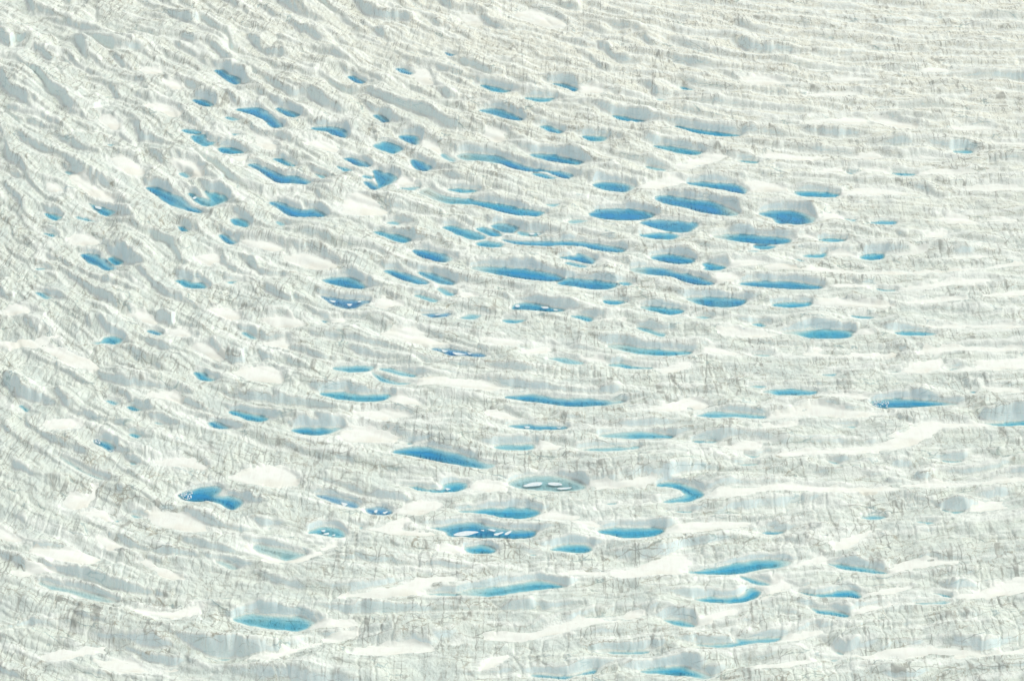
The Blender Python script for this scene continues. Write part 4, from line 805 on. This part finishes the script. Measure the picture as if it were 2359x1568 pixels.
DEPTH = {'V': 3.0, 'D': 4.2, 'M': 2.6, 'S': 1.2, 'F': 1.0}
rough_d = (0.22 * vnoise(Ss / 1.9, Cc / 6.0, 40) + 1.2 * vnoise(Ss / 4.3, Cc / 9.0, 41)).astype(np.float32)
K = np.full((R, C), -5, np.float32)
CAP = np.full((R, C), 99, np.float32)
DP = np.full((R, C), 99, np.float32)       # distance to open water
DS = np.full((R, C), 99, np.float32)       # distance to snow
BED = np.full((R, C), 99, np.float32)
fl = []
lr = random.Random(5)
OWN = np.full((R, C), -1, np.int32)
for fi, fe in enumerate(features):
    kind, p, hc, hue, lab, shelf = fe
    win = window(p, 24.0)
    x, y = Xf[win], Yf[win]
    d, nx, ny = sdf(p, x, y, kind != 'wall')
    cxy = p.mean(0)
    sl = float(slope_at(np.array([cxy[0]]), np.array([cxy[1]]))[0])
    nn = math.hypot(sl, 1.0)
    far = (nx * (-sl) + ny) / nn
    tanth = CAM_H / y
    if kind == 'pond':
        d = d - (0.25 + 0.85 * np.abs(far)) * min(1.0, np.ptp(p[:, 0]) / 14.0) * float(np.clip((cxy[1] - 640) / 560, 0.45, 1.2))
    rd = rough_d[win]
    if kind == 'snow':
        z0 = 0.25 + lr.uniform(0, 0.4)
        side, fs = 0.25, 1.1
        near = 0.75 * tanth
    elif kind == 'pond':
        z0 = 0.0; side, fs = 0.22, 2.3; near = 0.72 * tanth
    else:
        z0 = lr.uniform(0.2, 0.9); side, fs = 0.20, 2.2; near = 0.8 * tanth
    fp = sstep(0.10, 0.85, far)
    cs = np.where(far < 0, side + (near - side) * np.clip(-far, 0, 1), side + (fs - side) * fp)
    dd = np.maximum(d + rd * np.where(far > 0, np.clip(d * .5, 0, 1), 0.3 * np.clip(d, 0, 1)), 0)
    cap = z0 + cs * dd
    if kind == 'snow':
        cap = np.where(d < 0, z0 + 0.22 * P[win], cap + 0.22 * P[win])
        DS[win] = np.minimum(DS[win], d)
    if kind == 'pond':
        edge = 0.22 * vnoise(x / 1.3, y / 2.2, 61) + 0.55 * vnoise(Ss[win] / 4.0, Cc[win] / 4.0, 62)
        di = -(d + edge)
        dq = np.maximum(di, 0); dq = dq * dq / (dq + 0.9)
        DM = DEPTH[hue]
        # steep under the wall, shelving towards the near shore
        stp = 0.42 + 0.8 * sstep(0.0, .8, far)
        along = (x - p[:, 0].min()) / max(np.ptp(p[:, 0]), 1.0)
        DM = DM * (0.85 + 0.55 * vnoise(Ss[win] / 15, Cc[win] / 12, 64))
        if shelf == 'l': DM = DM * (0.10 + 1.05 * sstep(0.08, 0.50, along))
        if shelf == 'r': DM = DM * (0.10 + 1.05 * sstep(0.95, 0.58, along))
        DM = np.maximum(DM, 0.15)
        prof = DM * (1 - np.exp(-dq * stp * (1.6 if hue in 'DMV' else 1.1) / DM))
        bed = np.where(di > 0, -prof * (0.85 + 0.25 * vnoise(x / 3.5, y / 5, 63)), 9)
        BED[win] = np.minimum(BED[win], bed)
        cap = np.where(di > 0, 0.0, np.maximum(cap, 0.05 + 0.3 * np.maximum(-di, 0)))
        ow = OWN[win]; ow[d < DP[win]] = fi
        DP[win] = np.minimum(DP[win], d)
    CAP[win] = np.minimum(CAP[win], cap)
    if kind == 'pond' and np.ptp(p[:, 0]) < 15: hc *= 0.55
    if kind == 'pond' and cxy[1] < 960: hc *= 0.75
    if hc > 0:
        hh = hc * (0.85 + 0.5 * vnoise(x / 11, y / 13, 70)) * sstep(0.05, 0.7, far)
        k = hh * (1 - 0.75 * sstep(4, 20, d)) - (d > 23) * 9
        K[win] = np.maximum(K[win], k)
    fl.append((win, z0))

H = np.maximum(P, K)
H = np.minimum(H, CAP + 0.0)

# rounded edges
def blur(A, n=1):
    for _ in range(n):
        B = A.copy()
        B[1:-1] = 0.25 * A[:-2] + 0.5 * A[1:-1] + 0.25 * A[2:]
        A = B.copy()
        A[:, 1:-1] = 0.25 * B[:, :-2] + 0.5 * B[:, 1:-1] + 0.25 * B[:, 2:]
    return A
H = blur(H, 1)

# weathered surface: runnels and cracks across the ridges, long cracks along them, pits
free = sstep(-0.5, 1.5, DS) * sstep(0.3, 2.5, DP)
def cracks(q, spacing, width, seed, other):
    ph = q / spacing
    k = np.floor(ph)
    off = 0.5 + 0.35 * vnoise(k * 7.7, other / 60.0 + k * 3.3, seed)
    dist = np.abs(ph - k - off) * spacing
    return np.clip(1 - dist / width, 0, 1)
q1 = Ss + 2.0 * vnoise(Cc / 9, Ss / 30, 31) + 0.7 * vnoise(Cc / 3, Ss / 5, 32)
m1 = sstep(-0.1, 0.5, vnoise(Ss / 17, Cc / 13, 33))
q2 = Cc + 1.6 * vnoise(Ss / 11, Cc / 30, 34) + 0.5 * vnoise(Ss / 3, Cc / 5, 35)
m2 = sstep(0.0, 0.5, vnoise(Ss / 30, Cc / 9, 36))
q3 = Ss * 0.75 + Cc * 0.65 + 1.2 * vnoise(Ss / 6, Cc / 6, 37)
m3 = sstep(0.1, 0.6, vnoise(Ss / 14, Cc / 14, 38))
rel = -0.55 * m1 * cracks(q1, 6.5, 0.7, 50, Cc) - 0.4 * m2 * cracks(q2, 7.5, 0.8, 51, Ss) - 0.35 * m3 * cracks(q3, 5.0, 0.6, 52, Ss)
rel += 0.34 * fbm(Ss / 3.6, Cc / 4.0, 43, 3) - 0.12 * np.abs(vnoise(Ss / 2.2, Cc / 7.0, 46)) + 0.9 * STEP - 0.2
H = H + rel * free
WATER = 0.0
H = np.where(DP < 3, np.maximum(H, np.where(BED < 5, -9, 0.06)), H)
H = np.where(BED < 5, np.minimum(np.minimum(H, BED), -0.05), H).astype(np.float32)
H = np.where(out, 0.0, H)

# ------------------------------------------------------------------ material helpers
def mat(name):
    m = bpy.data.materials.new(name); m.use_nodes = True
    nt = m.node_tree; nt.nodes.clear()
    return m, nt
class NT:
    def __init__(self, nt): self.nt = nt
    def n(self, t, **kw):
        nd = self.nt.nodes.new('ShaderNode' + t)
        for k, v in kw.items():
            if k.startswith('_'): setattr(nd, k[1:], v)
            else: nd.inputs[k.replace('__', ' ')].default_value = v
        return nd
    def l(self, a, b): self.nt.links.new(a, b)
    def math(self, op, a, b=None, c=None):
        nd = self.n('Math', _operation=op)
        for i, v in enumerate((a, b, c)):
            if v is None: continue
            if isinstance(v, (int, float)): nd.inputs[i].default_value = v
            else: self.l(v, nd.inputs[i])
        return nd.outputs[0]
    def rng(self, v, a, b, c=0.0, d=1.0):
        nd = self.n('MapRange', _interpolation_type='SMOOTHSTEP')
        self.l(v, nd.inputs[0])
        for i, k in enumerate((a, b, c, d)): nd.inputs[i + 1].default_value = k
        return nd.outputs[0]
    def mix(self, f, a, b):
        nd = self.n('Mix', _data_type='RGBA')
        for s, v in ((0, f), (6, a), (7, b)):
            if isinstance(v, (int, float)): nd.inputs[s].default_value = v
            elif isinstance(v, tuple): nd.inputs[s].default_value = v + (1,)
            else: self.l(v, nd.inputs[s])
        return nd.outputs[2]
    def scaled(self, vec, sc, rot=(0, 0, 0)):
        nd = self.n('Mapping'); self.l(vec, nd.inputs[0])
        nd.inputs['Scale'].default_value = sc; nd.inputs['Rotation'].default_value = rot
        return nd.outputs[0]
    def noise(self, vec, scale, detail=3.0, rough=0.55):
        nd = self.n('TexNoise', Scale=scale, Detail=detail, Roughness=rough)
        self.l(vec, nd.inputs['Vector']); return nd.outputs[0]
    def edge(self, vec, scale, rnd=1.0):
        nd = self.n('TexVoronoi', _feature='DISTANCE_TO_EDGE', Scale=scale, Randomness=rnd)
        self.l(vec, nd.inputs['Vector']); return nd.outputs[0]

# glacier ice
ice, nt = mat('weathered_ice'); T = NT(nt)
flow = T.n('Attribute', _attribute_name='flow').outputs['Vector']
wear = T.n('SeparateXYZ'); T.l(T.n('Attribute', _attribute_name='wear').outputs['Vector'], wear.inputs[0])
a_crest_lit, a_hollow, a_rim = wear.outputs[0], wear.outputs[1], wear.outputs[2]
wob = T.n('TexNoise', Scale=0.22, Detail=3.0); T.l(flow, wob.inputs['Vector'])
vm = T.n('VectorMath', _operation='MULTIPLY_ADD'); T.l(wob.outputs['Color'], vm.inputs[0]); vm.inputs[1].default_value = (2.4, 3.0, 3.0); T.l(flow, vm.inputs[2])
fw = vm.outputs[0]
geo = T.n('NewGeometry')
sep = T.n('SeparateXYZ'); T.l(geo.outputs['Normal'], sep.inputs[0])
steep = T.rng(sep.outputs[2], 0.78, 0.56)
patch = T.noise(T.scaled(flow, (0.05, 0.07, 0.05)), 1.0, 3)
patch2 = T.noise(T.scaled(flow, (0.16, 0.10, 0.1)), 1.0, 2)
def line(v, w): return T.rng(T.math('ABSOLUTE', T.math('SUBTRACT', v, 0.5)), w, 0.0)
# cracks that cut across the ridges, dirty bundles along them, long cracks, slanting hatch
e1 = T.edge(T.scaled(fw, (0.24, 0.012, 0.016)), 1.0)
c1 = T.math('MULTIPLY', T.rng(e1, 0.065, 0.0), T.rng(patch2, 0.42, 0.58))
e2 = T.edge(T.scaled(fw, (0.030, 0.13, 0.26)), 1.0)
c2 = T.math('MULTIPLY', T.rng(e2, 0.035, 0.0), T.rng(patch, 0.40, 0.58))
n3 = T.noise(T.scaled(fw, (0.42, 0.10, 0.16), (0, 0, 0.8)), 1.0, 3, 0.6)
c3 = T.math('MULTIPLY', line(n3, 0.016), T.rng(patch2, 0.62, 0.42))
fine = T.noise(T.scaled(fw, (1.1, 0.22, 0.28), (0, 0, 0.35)), 1.0, 4, 0.65)
c4 = T.math('MULTIPLY', line(fine, 0.016), T.rng(patch, 0.62, 0.45))
e5 = T.edge(T.scaled(fw, (0.045, 0.06, 0.06), (0, 0, 0.5)), 1.0)
c5 = T.math('MULTIPLY', T.rng(e5, 0.013, 0.0), T.rng(patch2, 0.36, 0.52))
grime = T.rng(fine, 0.52, 0.72)
bands = T.noise(T.scaled(fw, (0.42, 0.035, 0.05)), 1.0, 3, 0.62)
bandm = T.math('MULTIPLY', T.rng(bands, 0.54, 0.66), T.rng(fine, 0.42, 0.58))
clean = T.math('SUBTRACT', 1.0, T.math('MULTIPLY', steep, 0.58))
clean = T.math('MULTIPLY', clean, T.math('SUBTRACT', 1.0, T.math('MINIMUM', T.math('ADD', T.math('MULTIPLY', a_rim, 0.9), T.math('MULTIPLY', a_hollow, 0.7)), 1.0)))
crk = T.math('ADD', T.math('ADD', T.math('MULTIPLY', c1, 0.70), T.math('MULTIPLY', c2, 0.80)), T.math('ADD', T.math('MULTIPLY', c3, 0.62), T.math('ADD', T.math('MULTIPLY', c4, 0.45), T.math('MULTIPLY', c5, 0.7))))
dirt = T.math('ADD', crk, T.math('ADD', T.math('MULTIPLY', grime, 0.04), T.math('MULTIPLY', bandm, 0.14)))
big = T.rng(T.noise(T.scaled(flow, (0.016, 0.028, 0.03)), 1.0, 2), 0.36, 0.64, 0.55, 1.35)
dirt = T.math('MINIMUM', T.math('MULTIPLY', T.math('MULTIPLY', dirt, clean), big), 0.7)
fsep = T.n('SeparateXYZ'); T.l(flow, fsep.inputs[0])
dust = T.math('MULTIPLY', T.rng(T.math('ADD', fsep.outputs[1], T.math('MULTIPLY', patch, 400.0)), 1250.0, 1750.0), 0.85)  # warm haze over the far ice, painted in as a cream tint
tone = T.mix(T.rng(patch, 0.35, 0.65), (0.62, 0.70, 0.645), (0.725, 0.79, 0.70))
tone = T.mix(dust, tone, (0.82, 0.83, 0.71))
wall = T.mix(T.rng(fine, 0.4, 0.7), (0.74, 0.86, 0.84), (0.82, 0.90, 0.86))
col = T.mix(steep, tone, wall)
white = T.math('MINIMUM', T.math('ADD', T.math('ADD', T.math('MULTIPLY', a_crest_lit, 0.7), a_hollow), a_rim), 1.0)  # clean crest ice, also whitened to paint in its sunlit highlights
col = T.mix(T.math('MULTIPLY', white, T.math('SUBTRACT', 1.0, T.math('MULTIPLY', steep, 0.92))), col, (0.85, 0.90, 0.83))
dcol = T.mix(T.rng(patch2, 0.4, 0.6), (0.34, 0.31, 0.225), (0.30, 0.31, 0.275))
col = T.mix(dirt, col, dcol)
melt = T.math('MULTIPLY', T.math('MULTIPLY', T.rng(e2, 0.05, 0.0), T.rng(patch, 0.56, 0.64)), 0.3)
col = T.mix(melt, col, (0.30, 0.58, 0.62))
bsdf = T.n('BsdfPrincipled', Roughness=0.75)
bsdf.inputs['Specular IOR Level'].default_value = 0.2
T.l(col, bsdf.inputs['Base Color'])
hn = T.noise(T.scaled(flow, (0.75, 0.55, 0.6), (0, 0, 0.35)), 1.0, 4, 0.65)
bmp = T.n('Bump', Strength=0.8, Distance=0.7); T.l(hn, bmp.inputs['Height'])
T.l(T.math('SUBTRACT', 0.85, T.math('MULTIPLY', steep, 0.6)), bmp.inputs['Strength'])
T.l(bmp.outputs[0], bsdf.inputs['Normal'])
T.l(bsdf.outputs[0], T.n('OutputMaterial').inputs[0])

# old snow
snowm, nt = mat('old_snow'); T = NT(nt)
tc = T.n('TexCoord').outputs['Object']
n1 = T.noise(T.scaled(tc, (0.05, 0.05, 0.05)), 1.0, 4)
n2 = T.noise(T.scaled(tc, (0.5, 0.16, 0.5)), 1.0, 3)
colr = T.mix(T.rng(n1, 0.45, 0.75), (0.86, 0.895, 0.82), (0.79, 0.79, 0.68))
colr = T.mix(T.math('MULTIPLY', T.rng(n2, 0.45, 0.75), 0.5), colr, (0.78, 0.78, 0.71))
n3 = T.noise(T.scaled(tc, (0.35, 0.9, 0.9)), 1.0, 4, 0.7)
colr = T.mix(T.math('MULTIPLY', T.rng(n3, 0.60, 0.74), 0.45), colr, (0.52, 0.49, 0.40))
bsdf = T.n('BsdfPrincipled', Roughness=0.8)
bsdf.inputs['Specular IOR Level'].default_value = 0.15
T.l(colr, bsdf.inputs['Base Color'])
bmp = T.n('Bump', Strength=0.35, Distance=0.4); T.l(n2, bmp.inputs['Height']); T.l(bmp.outputs[0], bsdf.inputs['Normal'])
T.l(bsdf.outputs[0], T.n('OutputMaterial').inputs[0])

# meltwater: light is absorbed on its way down to the ice bed and back
def water_mat(name, k, milk):
    m, nt = mat(name); T = NT(nt)
    dep = T.n('Attribute', _attribute_name='depth').outputs['Fac']
    cmb = T.n('CombineColor')
    for i, kk in enumerate(k):
        T.l(T.math('EXPONENT', T.math('MULTIPLY', dep, -kk)), cmb.inputs[i])
    tr = T.n('BsdfTransparent'); T.l(cmb.outputs[0], tr.inputs[0])
    df = T.n('BsdfDiffuse'); df.inputs[0].default_value = milk + (1,)
    ms = T.n('MixShader'); T.l(T.math('SUBTRACT', 1.0, T.math('EXPONENT', T.math('MULTIPLY', dep, -0.16))), ms.inputs[0])
    T.l(tr.outputs[0], ms.inputs[1]); T.l(df.outputs[0], ms.inputs[2])
    gl = T.n('BsdfGlossy', Roughness=0.08)
    fr = T.n('Fresnel', IOR=1.33)
    nz = T.noise(T.n('TexCoord').outputs['Object'], 0.9, 2)
    bmp = T.n('Bump', Strength=0.05, Distance=0.1); T.l(nz, bmp.inputs['Height'])
    T.l(bmp.outputs[0], fr.inputs['Normal']); T.l(bmp.outputs[0], gl.inputs['Normal'])
    m2 = T.n('MixShader'); T.l(fr.outputs[0], m2.inputs[0]); T.l(ms.outputs[0], m2.inputs[1]); T.l(gl.outputs[0], m2.inputs[2])
    T.l(m2.outputs[0], T.n('OutputMaterial').inputs[0])
    return m
WM = {'D': water_mat('deep_meltwater', (0.60, 0.155, 0.03), (0.03, 0.36, 0.74)),
      'V': water_mat('half_frozen_meltwater', (0.62, 0.24, 0.045), (0.05, 0.28, 0.62)),
      'M': water_mat('blue_meltwater', (0.72, 0.160, 0.025), (0.05, 0.42, 0.78)),
      'S': water_mat('shallow_meltwater', (0.82, 0.200, 0.02), (0.10, 0.47, 0.76)),
      'F': water_mat('frozen_meltwater', (0.42, 0.12, 0.03), (0.35, 0.62, 0.72))}

# ------------------------------------------------------------------ mesh building
def mesh_from(name, verts, quads, material, smooth=True, attrs=None):
    me = bpy.data.meshes.new(name)
    nv, nq = len(verts), len(quads)
    me.vertices.add(nv); me.vertices.foreach_set('co', np.ascontiguousarray(verts, np.float32).ravel())
    me.loops.add(nq * 4); me.polygons.add(nq)
    me.loops.foreach_set('vertex_index', np.ascontiguousarray(quads, np.int32).ravel())
    me.polygons.foreach_set('loop_start', np.arange(0, nq * 4, 4, dtype=np.int32))
    me.polygons.foreach_set('use_smooth', np.full(nq, smooth, bool))
    for k, (typ, dat) in (attrs or {}).items():
        a = me.attributes.new(k, typ, 'POINT')
        a.data.foreach_set('vector' if typ == 'FLOAT_VECTOR' else 'value', np.ascontiguousarray(dat, np.float32).ravel())
    me.update(calc_edges=True)
    me.validate()
    me.materials.append(material)
    o = bpy.data.objects.new(name, me)
    scene.collection.objects.link(o)
    return o

def tag(o, label, cat, group=None):
    o['label'] = label; o['category'] = cat
    if group: o['group'] = group
    return o

idx = np.arange(R * C).reshape(R, C)
Q = np.stack([idx[:-1, :-1], idx[:-1, 1:], idx[1:, 1:], idx[1:, :-1]], -1).reshape(-1, 4)
co = np.stack([X, Y, H], -1).reshape(-1, 3)
flowv = np.stack([Ss, Cc, H * 1.0], -1).reshape(-1, 3)
Hb = blur(H, 10)
curv = H - Hb
rim = np.exp(-np.maximum(DP, 0) / 1.1) * (DP > -3)
dustn = vnoise(Ss / 14, Cc / 4.5, 85) + 0.6 * vnoise(Ss / 4, Cc / 2, 86)
drift = np.exp(-np.maximum(DS - 0.5, 0) / 3.5) * sstep(-0.5, 0.5, dustn)
streak = 0.75 * sstep(0.30, 0.85, vnoise(Ss / 40, Cc / 5.5, 87) + 0.4 * vnoise(Ss / 7, Cc / 2.5, 88))
hollow = np.clip(np.maximum(sstep(0.10, 0.6, -curv), np.maximum(drift, streak)), 0, 1)
highlight_snowv = np.stack([sstep(0.08, 0.40, curv), hollow * sstep(1.2, 0.2, rim + 0 * H), np.clip(rim, 0, 1)], -1).reshape(-1, 3)  # painted crest highlights, snow in hollows, clean ice rim at the water
gl = mesh_from('glacier', co, Q, ice, True, {'flow': ('FLOAT_VECTOR', flowv), 'wear': ('FLOAT_VECTOR', highlight_snowv)})
gl['kind'] = 'structure'
gl['label'] = 'crevassed grey-white glacier ice with dark cracks'

def patch(name, win, mask, ztop, zbot, material, attrs_fn=None, origin=None):
    """closed body over the cells of the window touched by mask"""
    cell = mask[:-1, :-1] | mask[1:, :-1] | mask[:-1, 1:] | mask[1:, 1:]
    rr, cc = np.nonzero(cell)
    w = mask.shape[1]
    ids = np.stack([rr * w + cc, rr * w + cc + 1, (rr + 1) * w + cc + 1, (rr + 1) * w + cc], -1)
    used, inv = np.unique(ids, return_inverse=True)
    inv = inv.reshape(-1, 4)
    x = X[win].ravel()[used]; y = Y[win].ravel()[used]
    o3 = np.array([x.mean(), y.mean(), 0.0]) if origin is None else np.array(origin)
    zt = ztop.ravel()[used]; zb = zbot.ravel()[used]
    n = len(used)
    top = np.stack([x, y, zt], -1) - o3; bot = np.stack([x, y, zb], -1) - o3
    ed = {}
    for a, b in ((0, 1), (1, 2), (2, 3), (3, 0)):
        e = inv[:, [a, b]]
        for p0, p1 in e:
            if (p1, p0) in ed: del ed[(p1, p0)]
            else: ed[(p0, p1)] = 1
    sides = np.array([[b, a, a + n, b + n] for a, b in ed], int).reshape(-1, 4)
    quads = np.concatenate([inv, inv[:, ::-1] + n, sides])
    at = None
    if attrs_fn is not None:
        k, v = attrs_fn
        vv = v.ravel()[used]; at = {k: ('FLOAT', np.concatenate([vv, vv]))}
    ob = mesh_from(name, np.concatenate([top, bot]), quads, material, True, at)
    ob.location = o3
    return ob

pond_list = []
for fi, (fe, (win, z0)) in enumerate(zip(features, fl)):
    kind, p, hc, hue, lab, shelf = fe
    if kind == 'wall': continue
    d, _, _ = sdf(p, Xf[win], Yf[win])
    h = H[win]
    if kind == 'pond':
        wl_ = -0.005 * (fi % 7)
        mask = (d < 2.2) & (h < wl_) & (OWN[win] == fi)
        if not mask.any(): print('no water', lab); pond_list.append(None); continue
        dep = np.maximum(wl_ - h, 0)
        zt = np.full_like(h, wl_); zb = np.minimum(h, wl_) - 0.06
        o = patch('meltwater_pond', win, mask, zt, zb, WM[hue], ('depth', dep))
        tag(o, lab, 'pond', 'meltwater ponds on the glacier')
        pond_list.append(o)
    else:
        mask = d < 3.0
        th = 0.20 * (1 - np.exp(np.minimum(d + 1.5 * vnoise(Ss[win] / 5.0, Cc[win] / 2.0, 80) + 2.0 * vnoise(Ss[win] / 16, Cc[win] / 6.5, 81) + 0.5 * vnoise(Ss[win] / 1.6, Cc[win] / 1.6, 82), 0.9) / 2.0))
        th = np.where(DP[win] < 0.3, -0.15, th)
        zt = h + th; zb = h - 0.35
        mask &= (th > -0.25)
        if not (mask & (th > 0.05)).any(): print('no snow', lab); continue
        o = patch('snow_drift', win, mask, zt, np.minimum(zb, zt - 0.05), snowm)
        tag(o, lab, 'snow drift', 'snow drifts in the hollows')

# ------------------------------------------------------------------ ice floes and brash
floem, nt = mat('floe_ice'); T = NT(nt)
nz = T.noise(T.n('TexCoord').outputs['Object'], 0.8, 4)
bsdf = T.n('BsdfPrincipled', Roughness=0.6); T.l(T.mix(T.rng(nz, 0.35, 0.7), (0.82, 0.86, 0.84), (0.62, 0.75, 0.79)), bsdf.inputs['Base Color'])
T.l(bsdf.outputs[0], T.n('OutputMaterial').inputs[0])

def slab(name, poly, z0, z1, inset, rng):
    c = poly.mean(0); n = len(poly)
    rings = []
    for f, z in ((0.96, z0), (1.0, z0 + (z1 - z0) * 0.55), (1.0 - inset, z1)):
        rings.append([((q[0] - c[0]) * f, (q[1] - c[1]) * f, z + rng.uniform(-.03, .03)) for q in poly])
    vsx = [v for r in rings for v in r] + [(0, 0, z1 + 0.05), (0, 0, z0)]
    fs = []
    for r in range(2):
        for i in range(n):
            j = (i + 1) % n
            fs.append((r * n + i, r * n + j, (r + 1) * n + j, (r + 1) * n + i))
    for i in range(n):
        j = (i + 1) % n
        fs.append((2 * n + i, 2 * n + j, 3 * n)); fs.append((j, i, 3 * n + 1))
    me = bpy.data.meshes.new(name); me.from_pydata(vsx, [], fs); me.update()
    me.materials.append(floem)
    o = bpy.data.objects.new(name, me); scene.collection.objects.link(o)
    o.location = (c[0], c[1], WATER)
    return o
fr = random.Random(3)
for line in FLOES.strip().splitlines():
    pi, lab, poly = line.split('|')
    pp = smooth_poly(parse(poly), True, 3)
    pc = pp.mean(0); pp = pc + (pp - pc) * 0.82
    pp = pp + np.array([[fr.uniform(-.22, .22), fr.uniform(-.3, .3)] for _ in pp])
    tag(slab('ice_floe', pp, -0.25, 0.07, 0.10, fr), lab, 'ice floe', 'ice floes in the ponds')
for pi, lab, grp, cnt, poly in BRASH:
    pp = parse(poly); lo, hi = pp.min(0), pp.max(0); made = 0; tries = 0; placed = []
    while made < cnt and tries < 4000:
        tries += 1
        q = np.array([fr.uniform(lo[0], hi[0]), fr.uniform(lo[1], hi[1])])
        d, _, _ = sdf(pp, np.array([q[0]], np.float32), np.array([q[1]], np.float32))
        r = fr.uniform(0.25, 0.62)
        if d[0] > -0.05 or any(math.hypot(q[0] - a[0], q[1] - a[1]) < r + a[2] for a in placed): continue
        placed.append((q[0], q[1], r)); made += 1
        k = fr.randint(5, 7)
        pol = np.array([[q[0] + r * fr.uniform(.75, 1.1) * math.cos(t), q[1] + r * 1.2 * fr.uniform(.75, 1.1) * math.sin(t)] for t in [2 * math.pi * i / k for i in range(k)]])
        tag(slab('ice_chunk', pol, -0.2, fr.uniform(.12, .35), 0.25, fr), lab, 'ice chunk', grp)
print('objects', len(bpy.data.objects))
